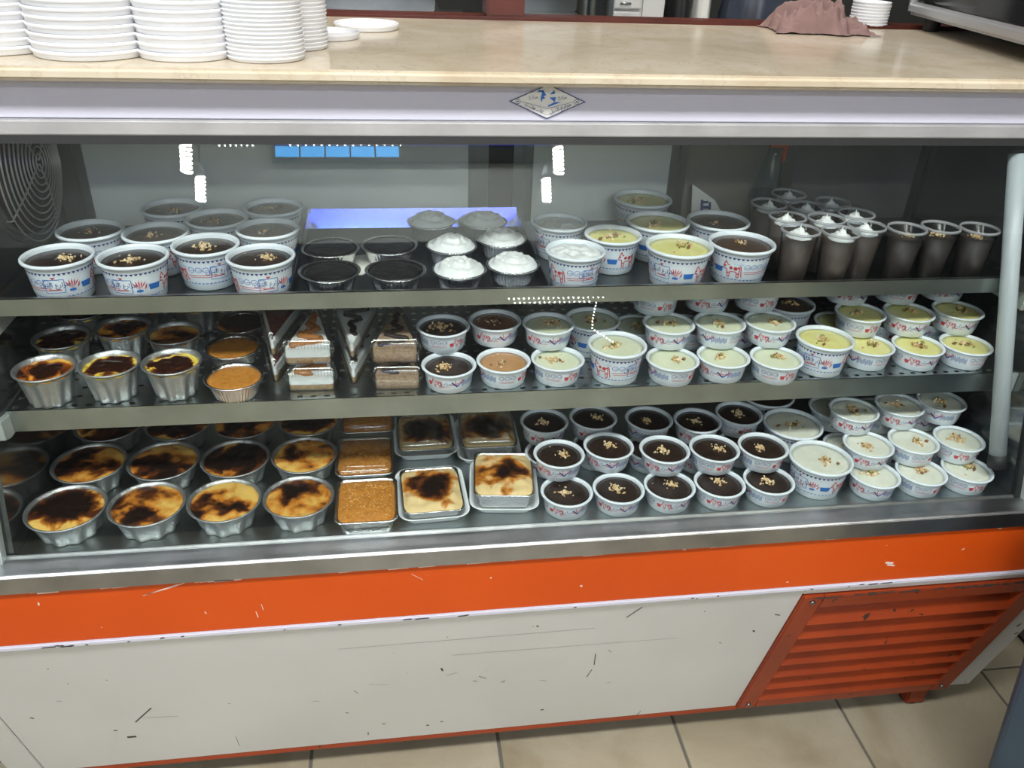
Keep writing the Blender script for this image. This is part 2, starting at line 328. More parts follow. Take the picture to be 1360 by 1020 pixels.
class Print:
    def __init__(s): s.v = []; s.f = []; s.m = []
    def poly(s, pts, mi):
        o = len(s.v); s.v += pts; s.f.append(tuple(range(o, o+len(pts)))); s.m.append(mi)
    def rect(s, x, y, wd, h, mi, n=1):
        for i in range(n):
            a = x-wd/2+wd*i/n; b = x-wd/2+wd*(i+1)/n; s.poly([(a, y-h/2), (b, y-h/2), (b, y+h/2), (a, y+h/2)], mi)
    def ring(s, x, y, r, t, mi, n=16, sx=1.0):
        for i in range(n):
            a, b = 2*PI*i/n, 2*PI*(i+1)/n
            s.poly([(x+sx*r*math.cos(a), y+r*math.sin(a)), (x+sx*r*math.cos(b), y+r*math.sin(b)), (x+sx*(r-t)*math.cos(b), y+(r-t)*math.sin(b)), (x+sx*(r-t)*math.cos(a), y+(r-t)*math.sin(a))], mi)
    def text(s, st, x, y, size, mi):
        v, f = text2d(st, size); o = len(s.v); s.v += [(a+x, b+y) for a, b in v]
        for q in f: s.f.append(tuple(i+o for i in q)); s.m.append(mi)
    def stroke(s, pts, t, mi):
        for (a, b) in zip(pts, pts[1:]):
            d = Vector((b[0]-a[0], b[1]-a[1])); l = d.length or 1; n = (-d.y/l*t/2, d.x/l*t/2)
            s.poly([(a[0]+n[0], a[1]+n[1]), (a[0]-n[0], a[1]-n[1]), (b[0]-n[0], b[1]-n[1]), (b[0]+n[0], b[1]+n[1])], mi)
    def cow(s, x, y, k, mi):
        s.stroke([(x-.5*k, y+.30*k), (x-.42*k, y+.5*k), (x-.3*k, y+.28*k), (x+.42*k, y+.26*k), (x+.5*k, y-.4*k)], .05*k, mi)
        s.stroke([(x-.5*k, y+.30*k), (x-.55*k, y+.05*k), (x-.36*k, y+.02*k), (x-.3*k, y-.45*k), (x-.2*k, y-.45*k), (x-.16*k, y-.1*k), (x+.2*k, y-.1*k), (x+.24*k, y-.45*k), (x+.34*k, y-.45*k), (x+.36*k, y+.2*k)], .05*k, mi)
        for (a, b, r) in ((-.12, .12, .1), (.14, .1, .12), (.3, .17, .06), (-.45, .2, .05), (-.26, -.2, .05), (.29, -.2, .05)):
            s.poly([(x+a*k+r*k*math.cos(t*PI/3), y+b*k+r*k*math.sin(t*PI/3)) for t in range(6)], mi)
    def wrap(s, name, rfun, mats, lift=.0005):
        mb = MB(); v = []
        for (u, z) in s.v:
            rm = rfun(PRINT_MID[0]); a = u/rm; r = rfun(z)+lift; v.append((r*math.sin(a), -r*math.cos(a), z))
        mb.v = v; mb.f = s.f; mb.mi = s.m; mb.sm = [False]*len(s.f)
        return mb.mesh(name, mats)
PRINT_MID = [0.02]
INKS = ['ink_red', 'ink_blue', 'ink_navy', 'ink_grey', 'ink_cyan']

# ------------------------------------------------------------------ cup kinds
def cup_mesh(name, R, h, rb, band=.55):
    """thin walled tub with rolled rim, shoulder line and ribbed foot"""
    rt = R-.0035
    def rw(z): return rb + (rt-rb)*(z/h)**.9
    prof = [(rb*.96, 0.0), (rb, .0015), (rw(h*.20)*1.0, h*.20), (rw(h*.22)*1.012, h*.22), (rw(h*.55), h*.55), (rw(h*.80), h*.80), (rw(h*.82)*1.012, h*.83), (rt, h*.91),
            (R-.0008, h*.915), (R, h*.945), (R-.0004, h*.98), (R-.0022, h), (R-.0040, h*.985), (rt-.0016, h*.93), (rw(h*.75)-.0016, h*.75), (rw(h*.4)-.0016, h*.4)]
    def mod(a, z): return .010*(1 if int(a*40/(2*PI)*2) % 2 else 0) if 0.001 < z < h*.19 else 0
    m = MB().lathe(prof, 80, mod).mesh(name, 'cup_white')
    return m, (lambda z: rw(z)*1.0), rt-.0017
def small_print(rf, h):
    p = Print(); PRINT_MID[0] = h*.5; mid = h*.52; C = 2*PI*rf(h*.5)
    for half in range(2):
        o = half*C/2
        for i in range(11): p.rect(o+.004+i*.0021, mid+.0012*((i*7) % 3-1), .0016, .0085, 3)
        for i in range(3): p.ring(o+.034+i*.0085, mid+.0025, .0034, .0005, 2, 14, 1.1); p.text(MILK, o+.034+i*.0085, mid+.0025, .0032, 2)
        p.rect(o+.042, mid-.0035, .024, .0005, 0, 6); p.rect(o+.042, mid-.0052, .020, .0004, 0, 6)
        p.poly([(o+.058, mid+.001), (o+.0655, mid+.001), (o+.0640, mid-.005), (o+.0595, mid-.005)], 0)
        p.cow(o+.0735, mid, .0145, 0)
        p.text(FARMS, o+.0865, mid+.001, .0075, 2); p.rect(o+.0865, mid-.0045, .011, .0005, 0, 4)
        p.stroke([(o+.0945, mid+.0035), (o+.1025, mid-.0045)], .0022, 2); p.stroke([(o+.1025, mid-.0045), (o+.1125, mid+.0045)], .0022, 1)
        p.text(NILE, o+.1035, mid+.0030, .0100, 0)
    return p
def big_print(rf, h):
    p = Print(); PRINT_MID[0] = h*.5; C = 2*PI*rf(h*.5); mid = h*.48
    n = 44
    for i in range(n):
        u = C*i/n; p.poly([(u, h*.80), (u+C/n*.9, h*.80), (u+C/n*.45, h*.80-.0032)], 2)
        p.rect(u+C/n/2, h*.205, C/n*.6, .0012, 1)
    for half in range(2):
        o = half*C/2; b = o+.016
        for (x, y, wd, hh) in ((b, mid+.0095, .024, .0008), (b, mid-.0095, .024, .0008), (b-.012, mid, .0008, .019), (b+.012, mid, .0008, .019)): p.rect(x, y, wd, hh, 1, 3)
        p.poly([(b-.003, mid+.013), (b+.003, mid+.013), (b, mid+.0098)], 0)
        p.text(NILE+' '+FARMS, b, mid+.002, .0088, 2); p.rect(b, mid-.0052, .015, .0014, 0, 3)
        x = o+.037
        for k in (-2, -1, 0, 1, 2): p.poly([(x+k*.0006, mid-.005), (x+k*.0030-.0009, mid+.004-abs(k)*.0006), (x+k*.0042, mid+.0095-abs(k)*.0012), (x+k*.0030+.0009, mid+.004-abs(k)*.0006)], 0)
        p.rect(x, mid-.0070, .008, .0032, 1, 2); p.stroke([(x, mid-.004), (x, mid-.010)], .0008, 1); p.poly([(x+.006, mid-.006), (x+.008, mid+.001), (x+.0095, mid+.003), (x+.009, mid-.003)], 0)
        [p.poly([(o+.0485+.004*i, mid+.0005), (o+.0525+.004*i, mid+.0009), (o+.0525+.004*i-(.0015 if i == 3 else 0), mid-.0075), (o+.0485+.004*i+(.0015 if i == 0 else 0), mid-.0075)], 1) for i in range(4)]
        p.cow(o+.080, mid-.001, .026, 0); p.text(MILK, o+.088, mid+.010, .006, 4)
        for i in range(4): p.ring(o+.100+i*.0098, mid+.005, .0042, .0006, 1, 16, 1.08); p.text(MILK, o+.100+i*.0098, mid+.005, .0036, 2)
        p.rect(o+.1145, mid-.003, .038, .0009, 0, 8); p.rect(o+.1145, mid-.006, .034, .0007, 0, 8)
        if C/2 > .135:
            p.poly([(o+.1365, mid+.008), (o+.140, mid+.008), (o+.1385, mid-.008), (o+.1355, mid-.002)], 0)
    return p
KIND = {}
def def_cup(k, R, h, rb, pr):
    m, rf, ri = cup_mesh('tub_'+k, R, h, rb)
    KIND[k] = dict(R=R, h=h, tub=m, print=pr(rf, h).wrap('print_'+k, rf, INKS), ri=ri, z=h*.925)
def_cup('small', .0397, .0325, .0312, small_print)
def_cup('choc', .0457, .057, .0345, big_print)
def_cup('medium', .0435, .054, .0330, big_print)
def_cup('large', .0495, .058, .0365, big_print)

def disc_mesh(name, R, dome=.001, seg=40, rings=5, rough=.0, seed=0, mat='cream'):
    prof = []; mb = MB(); v = [(0, 0, dome)]; f = []
    for i in range(1, rings+1):
        r = R*i/rings
        for k in range(seg):
            a = 2*PI*k/seg; p = Vector((r*math.cos(a), r*math.sin(a), 0))
            v.append((p.x, p.y, dome*(1-(i/rings)**2) + (rough*noise.noise(p*90+Vector((seed, 0, 0))) if i < rings else rough*.5*noise.noise(p*90+Vector((seed, 0, 0))))))
    f += [(0, 1+k, 1+(k+1) % seg) for k in range(seg)]
    f += [(1+(i-1)*seg+k, 1+i*seg+k, 1+i*seg+(k+1) % seg, 1+(i-1)*seg+(k+1) % seg) for i in range(1, rings) for k in range(seg)]
    # a short skirt so that the filling has a body
    o = 1+(rings-1)*seg; b = len(v); v += [(x*.97, y*.97, -.002) for (x, y, z) in v[o:o+seg]]
    f += [(o+k, b+k, b+(k+1) % seg, o+(k+1) % seg) for k in range(seg)]
    return MB().add(v, f, 0, True).mesh(name, mat)
DISC = {}
def disc(R, kind='flat', seed=0):
    k = (round(R, 4), kind, seed)
    if k not in DISC:
        if kind == 'flat': DISC[k] = disc_mesh('filling', R, .0006, rough=.0004, seed=seed)
        elif kind == 'baked': DISC[k] = disc_mesh('filling', R, .0022, rough=.0022, seed=seed, rings=9)
        elif kind == 'rough': DISC[k] = disc_mesh('filling', R, .004, rough=.0045, seed=seed, rings=12)
        elif kind == 'swirl': DISC[k] = swirl_mesh(R, seed)
        elif kind == 'peak': DISC[k] = swirl_mesh(R, seed, R*.75, True)
    return DISC[k]
def swirl_mesh(R, seed, H=None, peak=False):
    H = H or R*.40; seg, rings = 44, 14; v = [(0, 0, H*(1.25 if peak else 1.0))]; f = []
    for i in range(1, rings+1):
        t = i/rings
        for k in range(seg):
            a = 2*PI*k/seg; p = Vector((t*R*math.cos(a), t*R*math.sin(a), 0))
            base = (1-t)**1.15 if peak else (1-t**2.2)
            z = H*base + H*(.10 if peak else .20)*math.sin(a-17*t+seed)*(1-t*.4)*min(1, t*4) + H*.20*noise.noise(p*150+Vector((seed*3.1, 0, 0)))
            rr = 1+.06*noise.noise(Vector((math.cos(a)*2, math.sin(a)*2, seed*5.3)))*(t if peak else t*.6)
            v.append((p.x*rr + H*.12*math.sin(seed)*(1-t), p.y*rr, z if i < rings else -.001))
    f += [(0, 1+k, 1+(k+1) % seg) for k in range(seg)]
    f += [(1+(i-1)*seg+k, 1+i*seg+k, 1+i*seg+(k+1) % seg, 1+(i-1)*seg+(k+1) % seg) for i in range(1, rings) for k in range(seg)]
    return MB().add(v, f, 0, True).mesh('cream_swirl', 'cream')
NUTS = {}
def nuts_mesh(style, seed, spread):
    k = (style, seed, round(spread, 3))
    if k in NUTS: return NUTS[k]
    rnd = random.Random(seed*17+len(style)); mb = MB()
    n, mats, sz = {'crumb': (44, ['nut_tan', 'nut_pale'], (.0009, .0030)), 'mixed': (22, ['nut_tan', 'nut_brown', 'nut_green', 'nut_pale', 'nut_tan'], (.0018, .0046)), 'fine': (30, ['nut_tan', 'nut_pale', 'nut_brown'], (.0007, .0022)), 'shred': (60, ['nut_tan', 'nut_brown', 'nut_pale', 'nut_tan'], (.0012, .0032))}[style]
    cx, cy = rnd.uniform(-.45, .45)*spread, rnd.uniform(-.3, .6)*spread
    for i in range(n):
        s = rnd.uniform(*sz); r = spread*abs(rnd.gauss(0, .62)); a = rnd.uniform(0, 2*PI)
        c = Vector((cx+r*math.cos(a), cy+r*math.sin(a), s*.45 + max(0, (.004-r*.3)*.3)))
        rot = Matrix.Rotation(rnd.uniform(0, 6), 3, Vector((rnd.random()+.1, rnd.random(), rnd.random())).normalized())
        V = [rot @ (Vector(q)*s*rnd.uniform(.7, 1.2)) + c for q in ((1.25, 0, 0), (-1.25, 0, 0), (0, .9, 0), (0, -.9, 0), (0, 0, .75), (0, 0, -.75))]
        mb.add(V, [(0, 2, 4), (2, 1, 4), (1, 3, 4), (3, 0, 4), (2, 0, 5), (1, 2, 5), (3, 1, 5), (0, 3, 5)], rnd.randrange(len(mats)), False)
    NUTS[k] = mb.mesh('nut_topping', mats); return NUTS[k]
SEED = [0]
CIRC = []
def reg(o, R, h, lip=None, xmax=.944):
    z = o.location.z; my = glassY(z+h)+.0065+R+.0015
    if lip: my = max(my, lip)
    CIRC.append([o, R, z, z+h, my, xmax])
def settle():
    """nudge dishes that stand at the same height until no rims cross, keeping off glass and end walls"""
    for it in range(80):
        for i in range(len(CIRC)):
            a = CIRC[i]
            for j in range(i):
                b = CIRC[j]
                if min(a[3], b[3])-max(a[2], b[2]) < .004: continue
                d = a[0].location-b[0].location; d.z = 0; need = a[1]+b[1]+.0008; l = d.length
                if l < need:
                    d = (d/l if l > 1e-6 else Vector((1, 0, 0)))*(need-l)*.5; a[0].location += d; b[0].location -= d
        for (o, R, za, zb, my, xm) in CIRC:
            o.location.y = min(max(o.location.y, my), 1.375-R); o.location.x = min(max(o.location.x, -.52+R+.011 if zb > .75 else -.52+R+.002), xm-R)
def add_cup(kind, name, label, cat, X, Y, Z, filling, group=None, fk='flat', nuts=None, rot=None, spread=.012, low=0.0, back=0.0):
    K = KIND[kind]; SEED[0] += 1; s = SEED[0]; rnd = random.Random(s)
    t = thing(name, label, cat, (X, Y, Z), 0, group); reg(t, K['R'], K['h'], 1.0510+K['R']*.82 if Z > .9 else None)
    r = rnd.uniform(0, 6.28) if rot is None else rot
    link('tub', K['tub'], t, rotz=r); link('printed_pattern', K['print'], t, rotz=r)
    m = disc(K['ri'] - low*.22, fk, s % 4)
    c = link('filling', remat(m, filling), t, (0, 0, K['z']-low), rnd.uniform(0, 6.28))
    if nuts:
        q = link('nut_topping', nuts_mesh(nuts, s % 7, spread), t, (0, 0, K['z']-low+.0005), rnd.uniform(-.6, .6)); q['kind'] = 'stuff'
    return t

# foil dishes
def foil_mesh(name, R, h, rb, flutes, depth, mat='foil', wob=.0):
    rt = R-.003
    def mod(a, z):
        m = 0
        if z < h*.93: m -= depth*(0.5+.5*math.cos(a*flutes))*min(1, (1-z/h)*1.5)
        return m + wob*math.sin(3*a+1.3)
    n = 7; prof = [(rb*.9, 0)] + [(rb+(rt-rb)*i/n, h*.93*i/n+.001) for i in range(n+1)] + [(R, h*.955), (R+.0004, h*.985), (R-.001, h), (R-.003, h*.985), (rt-.002, h*.90), (rt-.005, h*.6)]
    return MB().lathe(prof, 160 if flutes > 20 else 120, mod).mesh(name, mat)
FOIL = {'bowl': dict(R=.0535, h=.040, m=foil_mesh('foil_bowl', .0535, .040, .039, 10, .10)), 'brioche': dict(R=.0392, h=.050, m=foil_mesh('foil_brioche', .0392, .050, .0275, 10, .13)),
        'pie': dict(R=.0400, h=.028, m=foil_mesh('foil_pie', .0400, .028, .029, 44, .05, 'foil_bright', .008)), 'cup': dict(R=.0395, h=.027, m=foil_mesh('foil_cup', .0395, .027, .029, 40, .09, 'foil_bright', .018))}
def add_foil(kind, name, label, cat, X, Y, Z, filling, fk='baked', group=None, low=.004, scale=1.0):
    K = FOIL[kind]; SEED[0] += 1; s = SEED[0]; rnd = random.Random(s)
    t = thing(name, label, cat, (X, Y, Z), 0, group); reg(t, K['R']*scale+.0006, K['h'], 1.095 if Z > .9 else None, -.196 if kind == 'pie' and Y > 1.06 else .944)
    d = link('foil_dish', K['m'], t, rotz=rnd.uniform(0, 6)); d.scale = (scale, scale, 1)
    R = (K['R']-.0036)*scale
    if fk == 'swirl':
        c = link('whipped_cream', disc(R+.002, 'swirl', s % 4), t, (0, 0, K['h']-.002), rnd.uniform(0, 6.28))
    else:
        c = link('filling', remat(disc(R, fk, s % 4), filling), t, (0, 0, K['h']-low), rnd.uniform(0, 6.28))
    return t

# ------------------------------------------------------------------ SETTING
# floor: grout bed, stone tiles around the case, plain tiled ground beyond
fl = struct(bx('floor', -3.5, 4.5, -3.2, 4.0, -.06, -.0035, 'grout'))
TP = .355
tm = {}
for i in range(-3, 7):
    for j in range(-3, 3):
        x0, y0 = .169+i*TP, 1.10+j*TP
        if (0 not in tm):
            tm[0] = bevel(MB().box(.003, TP-.003, .003, TP-.003, -.010, 0).mesh('tile', 'tile_stone'), .0012, 1)
        link('tile', tm[0], fl, (x0, y0, random.uniform(-.0006, 0)))
bx('ground_stone', -3.5, 4.5, -3.2, 1.10-3*TP, -.0034, -.001, 'tile_stone', fl); bx('ground_stone', -3.5, 4.5, 1.10+3*TP, 4.0, -.0034, -.001, 'tile_stone', fl)
bx('ground_stone', -3.5, .169-3*TP, 1.10-3*TP, 1.10+3*TP, -.0034, -.001, 'tile_stone', fl); bx('ground_stone', .169+7*TP, 4.5, 1.10-3*TP, 1.10+3*TP, -.0034, -.001, 'tile_stone', fl)
struct(bx('ceiling', -3.5, 4.5, -3.2, 4.0, CEIL, CEIL+.1, 'ceiling_white'))
struct(bx('wall_front', -3.5, 4.5, -3.3, -3.2, -.06, CEIL, 'wall_grey'))
struct(bx('unseen_dado', -3.5, 4.5, -3.2, -3.185, 0, 1.75, 'added_dado_dark'))  # unseen dark dado, added to keep the glass veil to the upper half
struct(bx('wall_back', -3.5, 4.5, 3.6, 3.7, -.06, CEIL, 'wall_dark'))
for i, (x, y) in enumerate(((0, -.15), (1.35, -.15), (-1.3, -.15), (.2, 1.9), (.2, -2.35))):
    t = thing('ceiling_lamp', ['slim ceiling light panel above the display case', 'slim ceiling light panel over the vent end of the case', 'slim ceiling light panel over the lid stacks', 'slim ceiling light panel over the kitchen', 'added ceiling light panel to brighten the wall with the blue sign'][i], 'ceiling light', (x, y, CEIL))
    b = MB().box(-.60, .60, -.16, .16, -.06, 0).mesh('housing', 'silver_plastic'); link('housing', bevel(b, .008), t)
    link('diffuser', MB().box(-.58, .58, -.145, .145, -.068, -.060).mesh('diffuser', 'panel_glow'), t)

# ------------------------------------------------------------------ DISPLAY CASE
XL, XR = -.52, .967              # inner walls
OXL, OXR = -.68, 1.12            # outer ends
YB = 1.40                        # inner back
S0, S2, S1 = .613, .80, .928     # deck, middle shelf, top shelf
case = thing('display_case', 'long glass-fronted dessert display fridge with orange band and white lower panel', 'display fridge', (.22, 1.2, 0))
CO_ = Vector(case.location)
def cpart(name, mesh, label=None, parent=None):
    o = link(name, mesh, parent or case, label=label)
    o.location = (0, 0, 0) if parent else -CO_
    return o
def cbox(name, x0, x1, y0, y1, z0, z1, mat, bev=0, parent=None, label=None):
    m = MB().box(x0, x1, y0, y1, z0, z1).mesh(name, mat)
    if bev: bevel(m, bev)
    return cpart(name, m, label, parent)
def cprism(name, prof, x0, x1, mat, bev=0, parent=None, label=None):
    m = MB().prism_x(prof, x0, x1).mesh(name, mat); fixn(m)
    if bev: bevel(m, bev)
    return cpart(name, m, label, parent)
# lower body: panel leans inward to the floor
PT, PB = (.8953, .4918), (1.0104, .070)
def pan(z, off=0.0):             # y of the leaning white panel at height z
    return PT[0] + (PT[1]-z)*.273 - off
cprism('base_cabinet', [(pan(.09)+.012, .09), (YB+.12, .09), (YB+.12, .585), (.905, .585), (.905, .49), (pan(.48)+.012, .48)], OXL, OXR, 'cabinet_dark')
PANX0, PANX1 = -.625, .626
def panel_piece(name, x0, x1, mat='white_paint', z0=.078, z1=.490, th=.010):
    return cprism(name, [(pan(z0), z0), (pan(z0)+th, z0+.003), (pan(z1)+th, z1), (pan(z1), z1)], x0, x1, mat, .0012)
panel_piece('front_panel', PANX0, PANX1)
panel_piece('front_panel', OXL, PANX0-.002)
panel_piece('front_panel', 1.070, OXR)
panel_piece('front_panel', PANX1, 1.070, z0=.472)
cprism('panel_lip', [(PT[0]-.004, .4885), (PT[0]+.01, .4885), (PT[0]+.01, .496), (PT[0]-.004, .496)], OXL, OXR, 'white_sign_tint', .0015)
cprism('bottom_rail', [(pan(.078)+.001, .066), (pan(.078)+.03, .066), (pan(.078)+.03, .084), (pan(.078)+.001, .0785)], OXL, .63, 'vent_orange')
cprism('orange_band', [(PT[0]-.001, .496), (PT[0]+.012, .496), (PT[0]+.012, .5945), (PT[0]-.001, .5945)], OXL, OXR, 'orange_paint', .001)
# steel sill: front face, top with glass channel
cprism('sill_trim', [(PT[0]-.007, .594), (PT[0]+.02, .594), (PT[0]+.085, .596), (PT[0]+.085, .600), (.9375, .601), (.9365, .6215), (.9335, .6220), (.930, .6185), (.905, .6195), (.902, .6230), (PT[0]-.004, .6245), (PT[0]-.007, .622)], OXL, OXR, 'steel_sill', .0008)
# vent grille on the right end of the panel
vg = cprism('vent_grille', [(pan(.095)+.030, .09), (pan(.095)+.034, .09), (pan(.455)+.034, .455), (pan(.455)+.030, .455)], .640, 1.062, 'cabinet_dark', label='dark backing behind the orange louvre')
def gframe(x0, x1, z0, z1): return MB().prism_x([(pan(z0, .006), z0), (pan(z0)+.012, z0), (pan(z1)+.012, z1), (pan(z1, .006), z1)], x0, x1)
for (x0, x1, z0, z1) in ((.627, .662, .075, .470), (1.030, 1.068, .075, .470), (.662, 1.030, .435, .470), (.662, 1.030, .075, .108)):
    cpart('grille_frame', bevel(fixn(gframe(x0, x1, z0, z1).mesh('grille_frame', 'vent_orange')), .0015), 'rust orange painted frame bar', vg)
for i in range(7):
    zc = .126+i*.0462
    prof = [(pan(zc-.012, .002), zc-.019), (pan(zc-.012)+.003, zc-.021), (pan(zc+.02)+.024, zc+.015), (pan(zc+.02)+.020, zc+.018)]
    prof = [(pan(zc)-.003, zc-.020), (pan(zc)+.001, zc-.022), (pan(zc)+.021, zc+.016), (pan(zc)+.017, zc+.019), (pan(zc)+.004, zc+.005)]
    cpart('slat', bevel(fixn(MB().prism_x(prof, .660, 1.032).mesh('slat', 'vent_orange')), .0008, 1), None, vg)
for (x, z) in ((.645, .455), (.645, .092), (1.049, .455), (1.049, .092)):
    m = MB().lathe([(.0045, -.002), (.0045, .001), (.003, .0025)], 14, cap1=True).mesh('screw', 'steel_dark'); o = cpart('screw', m, None, vg); o.location = (x, pan(z, .0075), z); o.rotation_euler = (PI/2+.27, 0, 0)
mb = MB(); rnd = random.Random(3)
for i in range(46):               # bare metal along the frame's worn upper edge
    x = .632+rnd.random()*.43; wd = rnd.uniform(.004, .03); z = .4695+rnd.uniform(-.006, .0); y = pan(z, .0064)
    mb.add([(x, y, z-.0014), (x+wd, y, z-rnd.uniform(.0005, .002)), (x+wd*.9, y-.0002, z+.0012), (x+wd*.1, y, z+.0008)], [(0, 1, 2, 3)], 0)
wc = cpart('worn_paint', mb.mesh('worn_paint', 'chip_dark'), 'bare metal showing through worn paint', vg); wc['kind'] = 'stuff'
# feet
for (x, y) in ((1.035, 1.05), (-.60, 1.05), (1.035, 1.46), (-.60, 1.46)):
    m = MB().box(x-.022, x+.022, y-.022, y+.022, .006, .09).mesh('foot', 'vent_orange'); bevel(m, .004)
    f_ = cpart('foot', m); link('foot_pad', MB().lathe([(.018, 0), (.018, .006)], 20, cap1=True, c=(x, y, 0.0005)).mesh('foot_pad', 'black_rubber'), f_)
# scratches and chips on the painted front
mb = MB(); mp = MB(); rnd = random.Random(11)
def scratch(b, x0, z0, x1, z1, wd, curve=0.0):
    pts = []; n = 5
    for i in range(n+1):
        t = i/n; pts.append((x0+(x1-x0)*t+curve*math.sin(PI*t), z0+(z1-z0)*t))
    for (a, c) in zip(pts, pts[1:]):
        d = Vector((c[0]-a[0], c[1]-a[1])); d = d/(d.length or 1)*wd/2
        q = [(a[0]-d.y, a[1]+d.x), (a[0]+d.y, a[1]-d.x), (c[0]+d.y, c[1]-d.x), (c[0]-d.y, c[1]+d.x)]
        b.add([(x, (pan(z) if z < .49 else PT[0]-.001)-.0004, z) for x, z in q], [(0, 1, 2, 3)])
def panel_at(px, py):
    d = ray(px, py); n_ = Vector((0, -1, -.273)); t = (Vector((0, PT[0], PT[1]))-CO).dot(n_)/d.dot(n_); p = CO+d*t; return p.x, p.z
def sc(b, p0, p1, wd, curve=0.0):
    a = panel_at(*p0); c = panel_at(*p1); scratch(b, a[0], a[1], c[0], c[1], wd, curve)
for (p0, p1, wd) in [((180, 959), (201, 940), .0022), ((190, 953), (237, 951), .0006), ((169, 979), (181, 978), .006), ((151, 970), (156, 970), .003), ((586, 887), (588, 891), .003), ((593, 897), (607, 893), .0008), ((636, 898), (646, 901), .0014), ((628, 904), (634, 905), .0014), ((666, 906), (671, 904), .002), ((791, 868), (789, 883), .0016), ((786, 889), (779, 899), .0016), ((832, 820), (853, 806), .0022), ((718, 943), (722, 942), .004), ((566, 963), (570, 963), .004), ((507, 961), (512, 961), .0025), ((489, 972), (489, 976), .0015), ((459, 946), (463, 947), .002), ((490, 909), (515, 909), .0006), ((470, 917), (476, 921), .001), ((845, 950), (851, 944), .0015), ((808, 863), (812, 866), .001), ((955, 853), (958, 854), .0015), ((1000, 837), (1002, 839), .003), ((1029, 816), (1036, 817), .002), ((40, 953), (45, 954), .003), ((313, 978), (318, 990), .0008), ((75, 931), (82, 931), .001), ((415, 931), (424, 931), .0008), ((717, 903), (726, 904), .0008), ((600, 870), (900, 847), .0005), ((450, 862), (790, 834), .0005), ((805, 907), (811, 906), .0008), ((1350, 832), (1356, 828), .004), ((1347, 842), (1352, 840), .004)]:
    sc(mb, p0, p1, wd)
for i in range(26):              # black chips along the white lip
    x = -.6+rnd.random()*1.35; wd = rnd.uniform(.003, .026) if rnd.random() > .5 else rnd.uniform(.002, .006); z = .4925+rnd.uniform(-.002, .002)
    mb.add([(x, PT[0]-.0046, z-.0013), (x+wd, PT[0]-.0046, z-.0008), (x+wd*.9, PT[0]-.0046, z+.0013), (x+wd*.2, PT[0]-.0046, z+.0009)], [(0, 1, 2, 3)])
o = cpart('paint_chips', mb.mesh('paint_chips', 'chip_dark'), 'dark chips and scratches in the white paint'); o['kind'] = 'stuff'
for i in range(70):              # pale worn edge at the top of the orange band
    x = -.62+rnd.random()*1.7; wd = rnd.uniform(.004, .04); z = .5935-rnd.random()**2*.005
    mp.add([(x, PT[0]-.0014, z-rnd.uniform(.0006, .0018)), (x+wd, PT[0]-.0014, z-.0006), (x+wd, PT[0]-.0014, z+.001), (x, PT[0]-.0014, z+.001)], [(0, 1, 2, 3)])
def orange_at(px, py): p = atY(px, py, PT[0]-.001); return p.x, p.z
for (p0, p1, wd, cv) in [((190, 791), (236, 776), .0012, .0), ((192, 790), (250, 772), .001, .004), ((340, 812), (343, 820), .0012, 0), ((347, 802), (350, 810), .001, 0), ((51, 800), (52, 804), .002, 0), ((272, 812), (274, 815), .0015, 0), ((546, 762), (562, 770), .0007, 0), ((771, 777), (773, 779), .003, 0), ((1176, 747), (1186, 748), .0045, 0), ((1178, 750), (1188, 751), .003, 0)]:
    a = orange_at(*p0); c = orange_at(*p1); scratch(mp, a[0], a[1], c[0], c[1], wd, cv)
o = cpart('worn_edge', mp.mesh('worn_edge', 'chip_pale'), 'pale scuffs and scratches in the orange paint'); o['kind'] = 'stuff'
# front glass: pane, black gasket at the top
gz0, gz1 = .617, 1.146
pane = cprism('front_glass', [(glassY(gz0), gz0), (glassY(gz0)+.006, gz0-.0015), (glassY(gz1)+.006, gz1-.0015), (glassY(gz1), gz1)], XL-.01, XR+.008, 'glass', label='slanted clear front pane')
cprism('gasket', [(glassY(1.138)-.003, 1.1395), (glassY(1.138)+.010, 1.1395), (1.080, 1.1492), (1.060, 1.1492)], OXL, OXR, 'black_rubber')
cprism('top_trim', [(1.058, 1.149), (1.086, 1.149), (1.086, 1.1672), (1.058, 1.1672)], OXL, OXR, 'steel_bright', .002)
fas = cprism('fascia', [(1.064, 1.168), (1.09, 1.168), (1.09, 1.2105), (1.064, 1.2105)], OXL, OXR, 'white_sign_tint', .001, label='white strip under the marble, blue sign light in its colour')
# end walls and posts
for s, (xi, xo) in enumerate(((XL, OXL), (XR, OXR))):
    a, b = min(xi, xo), max(xi, xo)
    prof = [(glassY(.617)+.012, .6), (YB+.12, .6), (YB+.12, 1.2105), (1.09, 1.2105), (glassY(1.146)+.012, 1.146)]
    cprism('side_wall', prof, a, b, 'mirror_wall', label='mirror-like steel end wall')
    pa, pb = (OXL, XL-.008) if s == 0 else (XR+.006, OXR)
    cprism('corner_post', [(glassY(.617)-.004, .617), (glassY(.617)+.014, .617), (glassY(1.14)+.014, 1.14), (glassY(1.14)-.004, 1.14)], pa, pb, 'aluminium_painted', .002)
cprism('corner_strip', [(glassY(.617)+.007, .617), (glassY(.617)+.016, .617), (glassY(1.14)+.016, 1.14), (glassY(1.14)+.007, 1.14)], XR-.004, XR+.006, 'black_rubber')
cbox('deck', XL, XR, .938, YB, S0-.012, S0, 'steel', .0008, label='steel bottom deck')
cbox('inner_ceiling', XL, XR, 1.088, YB, 1.19, 1.21, 'door_panel_dark')
